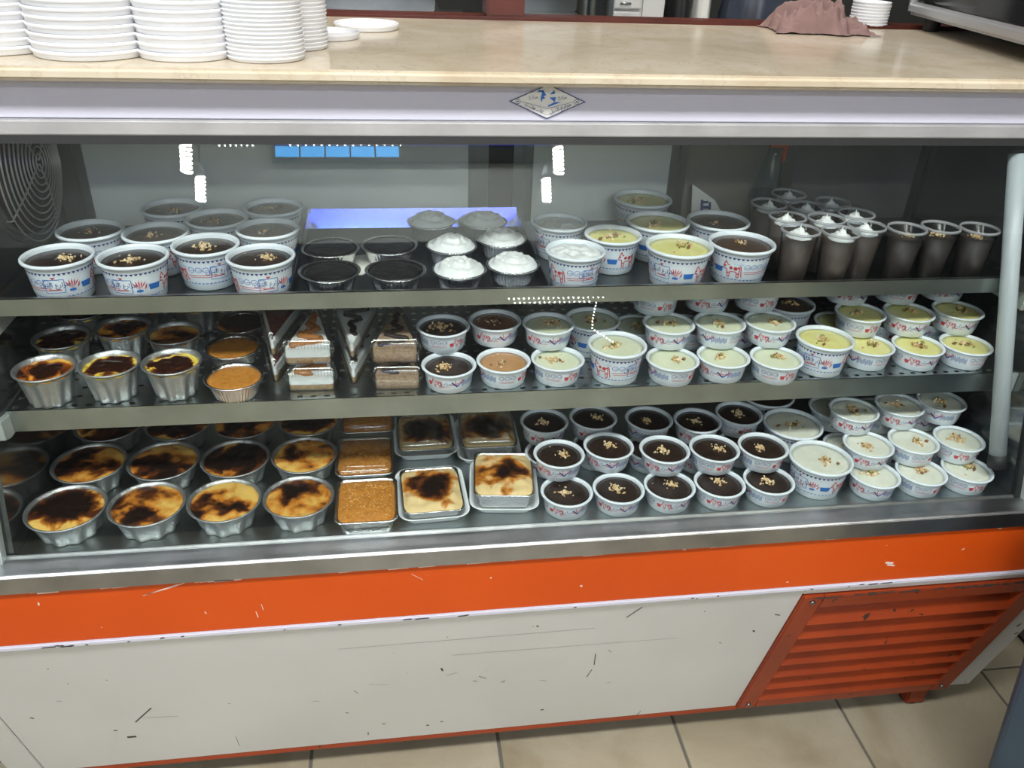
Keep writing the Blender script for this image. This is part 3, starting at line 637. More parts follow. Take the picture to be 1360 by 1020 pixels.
# back sliding doors
def backdoor(x0, x1, mat, y, lab):
    d = cbox('back_door', x0, x1, y, y+.006, S0, 1.195, mat, 0, None, lab)
    for (a, b, c, e) in ((x0, x0+.014, S0, 1.195), (x1-.014, x1, S0, 1.195), (x0+.014, x1-.014, S0, S0+.014), (x0+.014, x1-.014, 1.115, 1.135)):
        cbox('door_stile', a, b, y-.005, y, c, e, 'steel_dark', .001, d)
    return d
dx1, dx2, dx3 = atY(632, 240, YB).x, atY(695, 240, YB).x, atY(1038, 240, YB).x
backdoor(XL+.03, dx1, 'door_panel', YB-.008, 'pale grey sliding back door')
cbox('door_divider', dx1, dx2, YB-.010, YB, S0, 1.195, 'steel_dark', .001)
cbox('door_divider', dx1+.020, dx2-.020, YB-.014, YB-.010, S0, 1.195, 'black_rubber', .001)
backdoor(dx2, atY(895, 240, YB).x, 'door_panel', YB-.008, 'bright grey sliding back door')
backdoor(atY(895, 240, YB).x, dx3, 'door_panel_brown', YB-.014, 'brownish sliding back door')
backdoor(dx3, XR, 'door_panel_dark', YB-.008, 'sliding back door, coloured dark for the reflections at this end')  # dark colour stands in for dark things mirrored at this end
cbox('back_wall', XL, XR, YB, YB+.12, .60, 1.2105, 'door_panel_dark')
cbox('back_post', XL, XL+.03, YB-.016, YB, S0, 1.195, 'steel_dark', .001)
# middle shelf (perforated) and top shelf
def shelf(zt, yf, yb, lipz, holes, lipup=0.0, x0=XL+.006, x1=XR-.010, lab=None):
    mb = MB(); th = .0016
    if holes:
        xs = [x0]; ys = [yf]; px, py = .0185, .024
        nx = int((x1-x0-.01)/px); ny = int((yb-yf-.006)/py)
        for i in range(nx): xs += [x0+.006+i*px, x0+.006+i*px+.0072]
        for j in range(ny): ys += [yf+.0035+j*py, yf+.0035+j*py+.0055]
        xs.append(x1); ys.append(yb)
        vid = {}; v = []; f = []
        for j, y in enumerate(ys):
            for i, x in enumerate(xs): v.append((x, y, zt))
        W_ = len(xs)
        for j in range(len(ys)-1):
            for i in range(W_-1):
                if i % 2 == 1 and j % 2 == 1: continue
                f.append((j*W_+i, j*W_+i+1, (j+1)*W_+i+1, (j+1)*W_+i))
        mb.add(v, f)
    else: mb.box(x0, x1, yf, yb, zt-th, zt)
    s = cpart('shelf', mb.mesh('shelf', 'steel' if holes else 'steel_dark'), lab)
    cprism('shelf_lip', [(yf-.0015, lipz), (yf+.0, lipz), (yf+.0, zt+lipup-.001), (yf+.0, zt+lipup), (yf-.0015, zt+lipup)], x0, x1, 'steel', 0, s, 'bent steel front edge')
    cprism('lip_return', [(yf-.0015, zt+lipup), (yf+.004, zt+lipup-.0002), (yf+.004, zt+lipup-.0012), (yf-.0015, zt+lipup-.0010)], x0, x1, 'steel_trim', 0, s)
    for (a, b) in ((XL, XL+.009), (XR-.013, XR)):
        cprism('shelf_bracket', [(yf-(.028 if a < 0 else .003), zt-.030), (yf-(.012 if a < 0 else .002), zt-.036), (yb, zt-.036), (yb, zt-.018), (yf+.02, zt-.010), (yf-(.028 if a < 0 else .003), zt-.002)], a, b, 'aluminium_painted', .001, s)
    return s
Y2F, Y1F = 1.017, 1.045
shelf(S2, Y2F, YB-.03, .767, True, lab='perforated steel middle shelf')
shelf(S1, Y1F, YB-.02, .924, False, .020, lab='steel top shelf')
# fan guard on the end wall
fg = cpart('fan_guard', MB().lathe([(.10, 0), (.10, .003), (.0, .003)], 40).mesh('fan_guard', 'fan_maroon'), 'wire fan guard on the end wall')
fc = Vector((XL+.001, 1.275, 1.060)); fg.location = fc-CO_; fg.rotation_euler = (0, PI/2, 0)
for i in range(11):
    r = .012+.0100*i; zz = .022-.012*(i/10)**2
    link('guard_ring', MB().tube([(r*math.cos(a*PI/24), r*math.sin(a*PI/24), zz) for a in range(48)], .0012, 6, closed=True).mesh('guard_ring', 'fan_wire'), fg)
for k in range(4):
    a = k*PI/2+.5; link('guard_spoke', MB().tube([(.004*math.cos(a), .004*math.sin(a), .021), (.06*math.cos(a), .06*math.sin(a), .016), (.114*math.cos(a), .114*math.sin(a), .008), (.114*math.cos(a), .114*math.sin(a), .0)], .0013, 6).mesh('guard_spoke', 'fan_wire'), fg)
for k in range(5):
    a = 2*PI*k/5; mbb = MB(); pts = [(.012, -.010), (.085, -.030), (.092, .012), (.016, .010)]
    link('fan_blade', MB().add([(x*math.cos(a)-y*math.sin(a), x*math.sin(a)+y*math.cos(a), .006+.05*(y+.01)*.5) for x, y in pts]+[(x*math.cos(a)-y*math.sin(a), x*math.sin(a)+y*math.cos(a), .004+.05*(y+.01)*.5) for x, y in pts], [(0, 1, 2, 3), (7, 6, 5, 4), (0, 4, 5, 1), (1, 5, 6, 2), (2, 6, 7, 3), (3, 7, 4, 0)]).mesh('fan_blade', 'fan_dark'), fg)
# lamp tube beside the end wall
def behind_glass(px, py, off):
    d = ray(px, py); q = Vector((0, .925+off, .63)); return CO+d*((q-CO).dot(GN)/d.dot(GN))
t0, t1 = behind_glass(1352, 203, .022), behind_glass(1325, 603, .022)
lt = cpart('lamp_tube', MB().tube([t0, t0.lerp(t1, .5), t1], .0125, 20).mesh('lamp_tube', 'tube_white'), 'unlit white lamp tube')
cpart('end_cap', MB().tube([t1, t1+(t1-t0).normalized()*.022], .0135, 18).mesh('end_cap', 'black_rubber'), 'black end cap', lt)
cpart('end_cap', MB().tube([t0, t0-(t1-t0).normalized()*.006], .0135, 18).mesh('end_cap', 'black_rubber'), 'black end cap', lt)
# maker's badge
bc = atY(727, 135, 1.0635)
bd = Print(); hw, hh = .0500, .0215
def dia(k): return [(-hw*k, 0), (0, -hh*k), (hw*k, 0), (0, hh*k)]
mbd = MB(); mbd.add([(x, 0, z) for x, z in dia(1)]+[(x, -.001, z) for x, z in dia(1)], [(4, 5, 6, 7), (0, 3, 2, 1), (0, 1, 5, 4), (1, 2, 6, 5), (2, 3, 7, 6), (3, 0, 4, 7)])
bdg = cpart('maker_badge', mbd.mesh('maker_badge', 'ceramic_white'), 'diamond-shaped white enamel maker badge'); bdg.location = Vector((bc.x, 1.0635, 1.1922))-CO_
o4 = dia(.985); i4 = dia(.925)
for a in range(4): bd.poly([o4[a], o4[(a+1) % 4], i4[(a+1) % 4], i4[a]], 0)
for s in (-1, 1): bd.ring(s*.0375, 0, .0032, .0006, 0); bd.ring(s*.0375, 0, .0011, .0011, 0, 10)
bd.poly([(-.0075, .012), (-.009, .004), (-.0075, -.001), (-.0065, .003), (-.003, .004), (-.0055, .0065), (-.002, .008), (-.006, .013)], 1)
bd.poly([(.0075, .0135), (.002, .0085), (.0095, .0095)], 1); bd.poly([(.002, .005), (.0105, .0055), (.009, -.0005)], 1); bd.poly([(.001, -.0065), (.001, -.0045), (.009, -.0005), (.017, -.0005)], 1)
bd.poly([(-.012, .0135), (-.005, .0135), (-.006, .0115), (-.013, .0115)], 1)
bd.stroke([(-.034, .0), (0, -.0085), (.034, .0)], .0004, 0); bd.stroke([(-.03, -.0035), (0, -.0165), (.03, -.0035)], .0003, 0)
tv = Print(); tv.text('\u0661\u0660 - \u0661\u0665 - \u0661\u0667', 0, 0, .0062, 0)
def rotadd(pr, ang, ox, oz, mi):
    o = len(bd.v); c, s = math.cos(ang), math.sin(ang); bd.v += [(x*c-y*s+ox, x*s+y*c+oz) for x, y in pr.v]
    for q in pr.f: bd.f.append(tuple(i+o for i in q)); bd.m.append(mi)
rotadd(tv, -.37, -.0165, -.0085, 0)
tv = Print(); tv.text(NILE+' '+FARMS, 0, 0, .0068, 0); rotadd(tv, .37, .0165, -.0080, 0)
tv = Print(); tv.text(FARMS, 0, 0, .0055, 0); rotadd(tv, .0, .019, .0055, 0); rotadd(tv, 0, -.0185, .0055, 0)
mbb = MB(); mbb.v = [(x, -.0014, z) for x, z in bd.v]; mbb.f = bd.f; mbb.mi = bd.m; mbb.sm = [False]*len(bd.f)
link('badge_print', mbb.mesh('badge_print', ['ink_navy', 'ink_blue']), bdg)

# ------------------------------------------------------------------ MARBLE COUNTERTOP and what stands on it
CT = 1.231; CB = 1.2146
m = MB().box(-.74, 1.45, 1.03, 1.565, CB, CT).mesh('marble_countertop', 'marble'); bevel(m, .005, 3)
tag(link('marble_countertop', m), 'cream veined marble countertop laid over the display case', 'countertop')
LIDS = {}
def lid_mesh(R, h):
    k = (R, h)
    if k not in LIDS:
        LIDS[k] = MB().lathe([(R*.945, 0), (R*.965, h*.10), (R*.97, h*.45), (R*.985, h*.56), (R, h*.68), (R, h*.86), (R*.99, h*.98), (R*.955, h*.98), (R*.94, h*.6), (R*.92, h*.25), (R*.5, h*.2), (R*.01, h*.2)], 56).mesh('plastic_dish', 'lid_white')
    return LIDS[k]
UNIT = ['first', 'second', 'third', 'fourth', 'fifth', 'sixth', 'seventh', 'eighth', 'ninth', 'tenth', 'eleventh', 'twelfth', 'thirteenth', 'fourteenth', 'fifteenth', 'sixteenth', 'seventeenth', 'eighteenth', 'nineteenth', 'twentieth', 'twenty-first', 'twenty-second', 'twenty-third']
def stack(px, py, R, h, n, label, group, dz=None, dy=0.0):
    p = at(px, py, CT); dz = dz or h*.93
    for i in range(n):
        a = random.uniform(-.0006, .0006)
        tag(link('plastic_dish', lid_mesh(R, h), None, (p.x+a, p.y+R+dy+random.uniform(-.0006, .0006), CT+.0005+i*dz)), 'white plastic dish, %s from the marble in %s' % (UNIT[i], label), 'dish', group)
stack(100, 83, .0655, .0098, 12, 'the widest full stack', 'dishes of the widest stack', .0092)
stack(237, 84, .0560, .0098, 12, 'the stack beside the widest one', 'dishes of the middle stack', .0092)
stack(348, 85.5, .0470, .0054, 23, 'the nearer finely ridged stack', 'thin dishes of the nearer stack', .0047)
stack(384, 75, .0445, .0054, 22, 'the half-hidden finely ridged stack', 'thin dishes of the half-hidden stack', .0047, .035)
stack(-32, 76, .0655, .0098, 12, 'the end stack beyond the widest one', 'dishes of the end stack', .0092)
stack(1164, 38, .0350, .0062, 8, 'the short stack by the pink cloth', 'dishes of the short stack', .0053)
p = at(487, 38, CT); tag(link('plastic_dish', lid_mesh(.050, .009), None, (p.x, p.y, CT+.0005)), 'single white plastic dish lying flat near the red window post', 'dish')
p = at(436, 50, CT); tag(link('plastic_dish', lid_mesh(.045, .009), None, (p.x, p.y, CT+.0005)), 'single white plastic dish lying flat beside the finely ridged stack', 'dish')
# crumpled cloth
def cloth():
    nu, nv = 150, 100; v = []; f = []
    for j in range(nv+1):
        for i in range(nu+1):
            u, t = i/nu*2-1, j/nv*2-1; x = u*.088; y = t*.055
            h = .036*max(0, 1-((u+.28)/.75)**2)*max(0, 1-(t/1.05)**2)**.8 + .016*max(0, 1-((u-.45)/.6)**2)*max(0, 1-t*t)
            q = Vector((x*22, y*26, 0)); ridge = 1-abs(noise.noise(q+Vector((3, 1, 4))))*2.2
            rd2 = 1-abs(noise.noise(Vector((x*48+y*30, y*20-x*8, 5))))*2.4; rd3 = 1-abs(noise.noise(Vector((x*30-y*52, y*34+x*20, 11))))*2.4
            h2 = h*(.50+.30*ridge+.26*rd2+.22*rd3) + (.010*rd2+.006*rd3)*min(1, h*45) + .004*noise.noise(q*2.6)
            edge = min(1, (1-max(abs(u), abs(t)))*5)
            h2 = max(.0015+.003*abs(noise.noise(q*3)), h2*edge)
            wob = 1+.25*noise.noise(Vector((u*2, t*2, 7)))
            v.append((x*wob+.012*noise.noise(q*.9+Vector((9, 0, 0))), y*wob+.012*noise.noise(q*.9), h2))
    W_ = nu+1; f = [(j*W_+i, j*W_+i+1, (j+1)*W_+i+1, (j+1)*W_+i) for j in range(nv) for i in range(nu)]
    m = MB().add(v, f, 0, True).mesh('cleaning_cloth', 'cloth_pink'); return m
p = at(1083, 40, CT); tag(link('cleaning_cloth', cloth(), None, (p.x-.004, p.y-.024, CT+.0002), -.10), 'crumpled dusty pink cleaning cloth on the marble', 'cloth')
# black glass appliance on rubber feet
f0 = at(1226, 41, CT); f1 = at(1372, 58, CT+.026)
ap = thing('countertop_oven', 'black glass-fronted appliance with silver lower frame on rubber feet', 'appliance', (f0.x-.012, f0.y+.035, CT))
dr = Vector((f1.x-f0.x, f1.y-f0.y, 0)); ap.rotation_euler = (0, 0, math.atan2(dr.y, dr.x))
mm = MB().box(0, .46, .004, .32, .046, .30).mesh('glass_body', 'black_glass'); link('glass_body', bevel(mm, .004), ap)
mm = MB().box(-.012, .47, -.004, .32, .024, .046).mesh('silver_frame', 'silver_plastic'); link('silver_frame', bevel(mm, .006, 3), ap)
mm = MB().box(-.014, .004, -.004, .02, .03, .30).mesh('frame_corner', 'silver_plastic'); link('frame_corner', bevel(mm, .006, 3), ap)
for (x, y) in ((.035, .03), (.42, .03), (.035, .28), (.42, .28)):
    link('rubber_foot', MB().lathe([(.012, 0), (.015, .002), (.0145, .026)], 20, c=(x, y, .0003)).mesh('rubber_foot', 'black_rubber'), ap)
mm = MB().box(.07, .16, .12, .26, .0015, .0035).mesh('green_reflection', 'reflection_green'); tag(link('green_reflection', mm, None, ap.location+Vector((0, 0, 0)), ap.rotation_euler.z), 'thin green sheet added for a reflection under the black appliance', 'sheet')  # green sheet added in place of the green reflection below the appliance

# ------------------------------------------------------------------ kitchen seen past the counter
wf = thing('window_frame', 'dark red wooden window frame standing behind the marble', 'window frame', (.2, 1.64, 0))
def wbox(name, x0, x1, y0, y1, z0, z1, mat, bev=.002):
    o = bx(name, x0-.2, x1-.2, y0-1.64, y1-1.64, z0, z1, mat, wf, bev); return o
wbox('sill_rail', -1.0, 1.6, 1.567, 1.62, 1.10, 1.2365, 'wood_red')
wbox('post', .178, .246, 1.567, 1.63, 1.2365, 2.1, 'wood_red')
wbox('post', 1.6, 1.67, 1.567, 1.63, 0, 2.1, 'wood_red'); wbox('post', -1.07, -1.0, 1.567, 1.63, 0, 2.1, 'wood_red')
wbox('head_rail', -1.0, 1.6, 1.567, 1.63, 2.1, 2.17, 'wood_red')
def kit(name, label, cat, px0, px1, Y, ztop, depth, mat, bev=.004):
    x0, x1 = atY(px0, 10, Y).x, atY(px1, 10, Y).x
    t = thing(name, label, cat, ((x0+x1)/2, Y, 0)); c = (x0+x1)/2
    mm = MB().box(x0-c, x1-c, 0, depth, .08, ztop).mesh('body', mat); link('body', bevel(mm, bev), t)
    mm = MB().box(x0-c+.01, x1-c-.01, .02, depth-.01, 0.0, .085).mesh('plinth', 'cabinet_dark'); link('plinth', mm, t)
    return t, c, x0, x1
t, c, a, b = kit('steel_workbench', 'steel kitchen workbench beyond the red window frame', 'workbench', 380, 640, 2.2, 1.13, .55, 'steel', .004)
mm = MB().box(a-c-.02, b-c-.08, -.02, .57, 1.13, 1.15).mesh('bench_top', 'steel_trim'); link('bench_top', bevel(mm, .003), t)
mm = MB().box(a-c, b-c-.1, .25, .5, 1.152, 1.30).mesh('back_rail', 'steel_dark'); link('back_rail', bevel(mm, .003), t)
t, c, a, b = kit('steel_oven', 'dark steel oven beside the red window post', 'oven', 690, 788, 2.3, 1.155, .5, 'steel_dark')
mm = MB().box(a-c, b-c, .2, .5, 1.155, 1.45).mesh('hood', 'steel_dark'); link('hood', bevel(mm, .004), t)
mm = MB().box(a-c+.01, b-c-.01, -.01, 0, 1.05, 1.14).mesh('door', 'black_glass'); link('door', mm, t)
mm = MB().tube([(a-c+.02, -.03, 1.145), (b-c-.02, -.03, 1.145)], .006, 8).mesh('handle', 'steel'); link('handle', mm, t)
p = atY(797, 12, 2.17)
pot = thing('steel_pot', 'tall steel pot standing between oven and drawers', 'pot', (p.x+.0, 2.17, 0))
link('pot_body', MB().lathe([(.03, .0), (.034, .02), (.034, 1.30), (.036, 1.305), (.03, 1.30)], 28).mesh('pot_body', 'steel'), pot); link('pot_lid', MB().lathe([(.036, 1.306), (.03, 1.315), (.004, 1.322)], 28, cap1=True).mesh('pot_lid', 'steel'), pot)
t, c, a, b = kit('drawer_cabinet', 'white drawer cabinet in the kitchen', 'cabinet', 804, 882, 2.3, 1.28, .45, 'ceramic_white')
w3 = (b-a)*.60
for k in range(5):
    z1_ = 1.275-k*.095; mm = MB().box(a-c+.003, a-c+w3-.003, -.014, 0, z1_-.089, z1_).mesh('drawer', 'ceramic_white'); d_ = link('drawer', bevel(mm, .003), t)
    link('pull', MB().tube([(a-c+w3*.35, -.022, z1_-.075), (a-c+w3*.65, -.022, z1_-.075)], .003, 6).mesh('pull', 'steel'), d_)
mm = MB().box(a-c+w3+.003, b-c-.003, -.014, 0, .1, 1.275).mesh('door', 'ceramic_white'); link('door', bevel(mm, .003), t)
def lump(name, label, cat, px, Y, rx, ry, h, mat, z0=0.0, seed=0):
    p = atY(px, 12, Y); mb = MB(); prof = [(.9, 0), (1.0, .12), (.97, .45), (.85, .72), (.55, .92), (.18, 1.0), (.01, 1.0)]
    v = []; seg = 36
    for (r, z) in prof:
        for k in range(seg):
            an = 2*PI*k/seg; q = Vector((math.cos(an)*2.2, math.sin(an)*2.2, z*3+seed)); rr = r*(1+.22*noise.noise(q)+.10*noise.noise(q*3))
            v.append((rx*rr*math.cos(an), ry*rr*math.sin(an), z*h*(1+.1*noise.noise(q*1.4)) if z > 0 else 0))
    f = [(i*seg+k, i*seg+(k+1) % seg, (i+1)*seg+(k+1) % seg, (i+1)*seg+k) for i in range(len(prof)-1) for k in range(seg)]+[tuple(range(seg))[::-1]]
    return tag(link(name, MB().add(v, f, 0, True).mesh(name, mat), None, (p.x, Y, z0)), label, cat)
t, c, a, b = kit('low_bench', 'low dark bench holding bags in the kitchen', 'bench', 892, 1200, 2.25, .95, .5, 'cabinet_dark')
lump('rubbish_bag', 'black plastic bag beside the white drawer cabinet', 'bag', 900, 2.45, .032, .06, .42, 'black_rubber', .951, 3)
lump('paper_bag', 'pale paper bag between the black and the blue bag', 'bag', 930, 2.45, .024, .05, .40, 'paper_white', .951, 5)
pm('bag_navy', (.05, .06, .085), .35, bump=.3, bscale=30, var=.5, vscale=14)
lump('plastic_bag', 'large dark blue-grey plastic bag behind the pink cloth', 'bag', 1003, 2.45, .105, .10, .40, 'bag_navy', .951, 8)
# a dark board lying aslant in front of the bags
p = atY(935, 14, 2.30); o = bx('cutting_board', 0, .17, 0, .02, 0, .03, 'wood_red', None, .003); o.location = (p.x, 2.20, 1.17); o.rotation_euler = (0, .22, -.1); o.location.z = 1.17
bpy.data.objects.remove(o)

# ------------------------------------------------------------------ things at the floor by the case's end
def bin_():
    mb = MB(); z1_ = .72
    def rr(hw, hd, r, z, n=6):
        out = []
        for (cx, cy, a0) in ((hw-r, hd-r, 0), (-hw+r, hd-r, PI/2), (-hw+r, -hd+r, PI), (hw-r, -hd+r, 1.5*PI)):
            for k in range(n+1): a = a0+k*PI/2/n; out.append((cx+r*math.cos(a), cy+r*math.sin(a), z))
        return out
    L = [rr(.115, .115, .03, 0), rr(.120, .120, .03, .01), rr(.165, .165, .035, z1_-.03), rr(.172, .172, .036, z1_-.03), rr(.172, .172, .036, z1_), rr(.158, .158, .03, z1_), rr(.112, .112, .028, .03)]
    n = len(L[0]); v = [q for l in L for q in l]; f = [(i*n+k, i*n+(k+1) % n, (i+1)*n+(k+1) % n, (i+1)*n+k) for i in range(len(L)-1) for k in range(n)]+[tuple(range(n))[::-1], tuple(range((len(L)-1)*n, len(L)*n))]
    return MB().add(v, f, 0, False).mesh('waste_bin', 'bin_blue')
tag(link('waste_bin', bin_(), None, (1.086, .648, .0), .0), 'tapered blue-grey bin on the tiles beside the vent', 'bin')
st = thing('stone_block', 'dark grey stone-faced block standing beyond the case end', 'block', (1.55, 1.32, 0))
mm = MB().box(-.17, .25, -.20, .20, 0, .62).mesh('block_body', 'grey_stone'); link('block_body', bevel(mm, .01), st)
mm = MB().box(-.19, .26, -.22, .21, .621, .66).mesh('block_top', 'cabinet_dark'); link('block_top', bevel(mm, .006), st)

# ------------------------------------------------------------------ DESSERTS
ORD = ['first', 'second', 'third', 'fourth', 'fifth', 'sixth']
def rim(px, py, Z, kind):
    """position on the shelf at height Z of a dish whose rim centre is seen at this pixel"""
    h = (KIND.get(kind) or FOIL.get(kind))['h']; p = at(px, py, Z+h); return p.x, p.y
e = .0006
# --- top shelf: chocolate tubs by the fan
z1 = S1+e
chocs = [(75, 338.5, 'chocolate', 'front row, nearest the fan guard', -.35), (175.6, 339, 'chocolate', 'front row, second from the fan guard', 2.5), (345, 339, 'chocolate', 'front row, beside the cake tray', -.1),
         (119, 304, 'chocolate', 'second row, nearest the fan guard', 1.0), (206.5, 308, 'chocolate', 'second row, second from the fan guard', 2.0), (275.6, 324, 'chocolate', 'behind the front row, third from the fan guard', .15), (357, 302, 'chocolate_milk', 'second row, beside the cake tray', 3.1),
         (287.6, 288.5, 'chocolate', 'third row, in the middle', 0.6), (230, 275, 'chocolate', 'rear row, nearest the fan guard', 1.6), (362, 274, 'chocolate_milk', 'rear row, beside the cake tray', 2.2)]
for (px, py, fil, where, r) in chocs:
    X, Y = rim(px, py, z1, 'choc')
    add_cup('choc', 'pudding_tub', 'tub of dark chocolate pudding, top shelf, '+where, 'dessert tub', X, Y+.002, z1, fil, 'chocolate tubs by the fan guard', 'flat', 'crumb' if py > 320 else 'fine', r, .014, .003)
# --- blue steel tray with foil cups
tray = thing('steel_tray', 'shallow blue-tinted steel tray holding foil cups on the top shelf', 'tray', (.045, 1.22, z1))
tx0, tx1, ty0, ty1 = -.182, .170, -.165, .145
link('tray_floor', MB().box(tx0, tx1, ty0, ty1, 0, .0015).mesh('tray_floor', 'tray_blue'), tray)
o = link('tray_rim', fixn(MB().prism_x([(ty1-.016, .0015), (ty1-.0145, .0015), (ty1-.0145+.030*.345, .0315), (ty1-.016+.030*.345, .0315)], tx0+.002, tx1-.002).mesh('tray_rim', 'tray_polished')), tray)
for (x0, x1, y0, y1, hh) in ((tx0, tx0+.002, ty0, ty1-.002, .022), (tx1-.002, tx1, ty0, ty1-.002, .022), (tx0+.002, tx1-.002, ty0, ty0+.002, .015)):
    link('tray_rim', MB().box(x0, x1, y0, y1, .0015, hh).mesh('tray_rim', 'tray_blue'), tray)
zt = z1+.0022
mm = MB().prism_z([(-.045, -.07), (-.015, -.075), (.012, -.03), (-.002, .01), (-.035, .0)], 0, .0006).mesh('glint_patch', 'paper_white'); p = at(482, 350, zt); tag(link('glint_patch', mm, None, (p.x+.015, p.y+.03, zt-.0004)), 'small white patch for a bright reflection on the steel tray between black cups', 'reflection')  # pale sheet added in place of a bright reflection on the tray floor
for (px, py, lab) in ((433.5, 360, 'front cup nearest the chocolate tubs'), (526, 360, 'front cup beside the white cream cups'), (435.6, 328, 'rear cup nearest the chocolate tubs'), (516.5, 325, 'rear cup beside the white cream cups')):
    X, Y = rim(px, py, zt, 'cup'); add_foil('cup', 'foil_cup', 'foil cup of shiny black chocolate, '+lab, 'dessert cup', X, Y, zt, 'jelly_black', 'flat', 'black chocolate foil cups', .001, 1.07)
for (px, py, lab) in ((610.6, 360.6, 'front pair, beside the black cups'), (681, 350, 'front pair, beside the tray rim'), (600, 325, 'middle pair, beside the black cups'), (666, 316.5, 'middle pair, beside the tray rim'), (573, 293, 'rear pair, beside the black cups'), (643, 293, 'rear pair, beside the tray rim')):
    X, Y = rim(px, py, zt, 'cup'); add_foil('cup', 'foil_cup', 'foil cup topped with white whipped cream, '+lab, 'dessert cup', X, Y, zt, 'cream', 'swirl', 'white cream foil cups', .001, .97)
# --- top shelf: cream, yellow and milk chocolate tubs
for (px, py, k, fil, fk, nuts, lab, r) in ((765, 331, 'medium', 'cream', 'rough', None, 'printed tub of white whipped cream in front, beside the steel tray', .05), (745, 297, 'medium', 'cream', 'rough', None, 'printed tub of white whipped cream behind another cream tub', 1.8),
        (815, 310.6, 'medium', 'custard_yellow', 'flat', 'mixed', 'printed tub of yellow custard with nuts, beside the white cream tubs', -1.75), (908, 325, 'large', 'custard_yellow', 'flat', 'mixed', 'large printed tub of yellow custard with nuts in the front row', -1.25),
        (881.5, 296, 'large', 'custard_yellow', 'flat', 'mixed', 'large printed tub of yellow custard behind the front yellow tub', 1.0), (856.5, 265, 'large', 'custard_yellow', 'flat', 'mixed', 'large printed tub of yellow custard at the back by the door', 2.2),
        (1000.6, 322, 'large', 'chocolate_milk', 'flat', 'fine', 'large printed tub of milk chocolate pudding in the front row', -2.5), (964, 295, 'large', 'chocolate_milk', 'flat', 'fine', 'large printed tub of milk chocolate pudding in the second row', .4)):
    X, Y = rim(px, py, z1, k); add_cup(k, 'pudding_tub', lab+', top shelf', 'dessert tub', X, Y+(.002 if py > 300 else .012), z1, fil, 'tubs between tray and tumblers', fk, nuts, r, .016, .002)
# --- tumblers
TR, TH = .0274, .084
tum = MB().lathe([(.0190, 0), (.0195, .002), (.0266, TH*.96), (TR, TH*.965), (TR+.0006, TH*.985), (TR, TH), (.0260, TH*.985), (.0185, .004)], 40).mesh('tumbler_cup', 'tumbler_plastic')
def mouss(top): return MB().lathe([(.0184, .004), (.0184+(.0257-.0184)*(top-.004)/(TH-.004), top), (.012, top+.001), (.0005, top+.0015)], 36).mesh('mousse_fill', 'mousse')
mo1, mo2 = mouss(TH*.855), mouss(TH*.82)
pm('rim_plastic', (.50, .51, .54), .45); MATS['rim_plastic'].node_tree.nodes['Principled BSDF'].inputs['Alpha'].default_value = .5
trim_ = MB().lathe([(TR-.0016, TH*.962), (TR+.0004, TH*.958), (TR+.0012, TH*.985), (TR+.0004, TH*1.008), (TR-.0016, TH*1.004), (TR-.0022, TH*.985), (TR-.0016, TH*.962)], 40, cap0=False).mesh('cup_rim', 'rim_plastic')
def tumbler(px, py, cream, lab, k):
    p = at(px, py, z1+TH); Y = p.y+.006; SEED[0] += 1
    t = thing('dessert_tumbler', lab, 'dessert cup', (p.x, Y, z1), 0, 'clear tumblers of mousse'); reg(t, TR+.0013, TH, 1.076, .900)
    link('clear_cup', tum, t); link('cup_rim', trim_, t); link('mousse_fill', remat(mo1 if cream else mo2, 'mousse' if cream else 'mousse_dark'), t)
    if cream: link('whipped_cream', disc(.0190, 'peak', k % 5), t, (.002*math.sin(k*2.1), .002*math.cos(k*1.7), TH*.865), k*1.3)
    else:
        q = link('nut_topping', nuts_mesh('crumb', k % 7, .011), t, (0, 0, TH*.835)); q['kind'] = 'stuff'
for k, (px, py, lab) in enumerate(((1077, 306, 'front row, beside the milk chocolate tub'), (1131, 308, 'front row, second from the milk chocolate tub'), (1168, 303, 'front row, beside the tumblers without cream'), (1049, 288.5, 'second row, nearest the milk chocolate tub'), (1101, 291, 'second row, middle one'), (1143, 287, 'second row, nearest the end wall'),
        (1026, 272, 'third row, nearest the milk chocolate tub'), (1067, 275, 'third row, middle one'), (1108, 270, 'third row, nearest the end wall'), (1050, 258, 'rearmost, by the back door'))):
    tumbler(px, py, True, 'clear tumbler of brown mousse with cream, '+lab, k)
for k, (px, py, lab) in enumerate(((1211, 303, 'beside the cream-topped tumblers'), (1256, 303, 'second from the cream-topped tumblers'), (1298, 303, 'nearest the lamp tube'))):
    tumbler(px, py, False, 'clear tumbler of dark mousse without cream, '+lab, k+3)
# bottle and card at the back
p = at(985, 276, z1); sb = thing('spray_bottle', 'translucent blue spray bottle with orange head against the back door', 'bottle', (p.x, 1.352, z1))
link('bottle_body', MB().lathe([(.021, 0), (.023, .003), (.023, .05), (.022, .075), (.018, .10), (.011, .125), (.010, .135)], 32, cap1=True).mesh('bottle_body', 'blue_plastic'), sb)
link('liquid', MB().lathe([(.0205, .003), (.0215, .02), (.0215, .06)], 28, cap1=True).mesh('liquid', 'blue_plastic'), sb)
link('spray_head', bevel(MB().box(-.014, .026, -.009, .009, .136, .165).mesh('spray_head', 'orange_cap'), .004), sb); link('trigger', bevel(MB().box(.016, .021, -.004, .004, .112, .137).mesh('trigger', 'orange_cap'), .001), sb)
p = at(918, 279, z1); card = thing('printed_card', 'white paper card with dark emblem leaning on the back door', 'card', (p.x, 1.345, z1))
mm = MB(); P4 = [(-.030, 0), (.040, 0), (.012, .042), (-.030, .068)]; mm.add([(x, .3*zz, zz) for x, zz in P4]+[(x, .3*zz+.001, zz) for x, zz in P4], [(0, 1, 2, 3), (7, 6, 5, 4), (0, 4, 5, 1), (1, 5, 6, 2), (2, 6, 7, 3), (3, 7, 4, 0)])
link('card_sheet', mm.mesh('card_sheet', 'paper_white'), card)
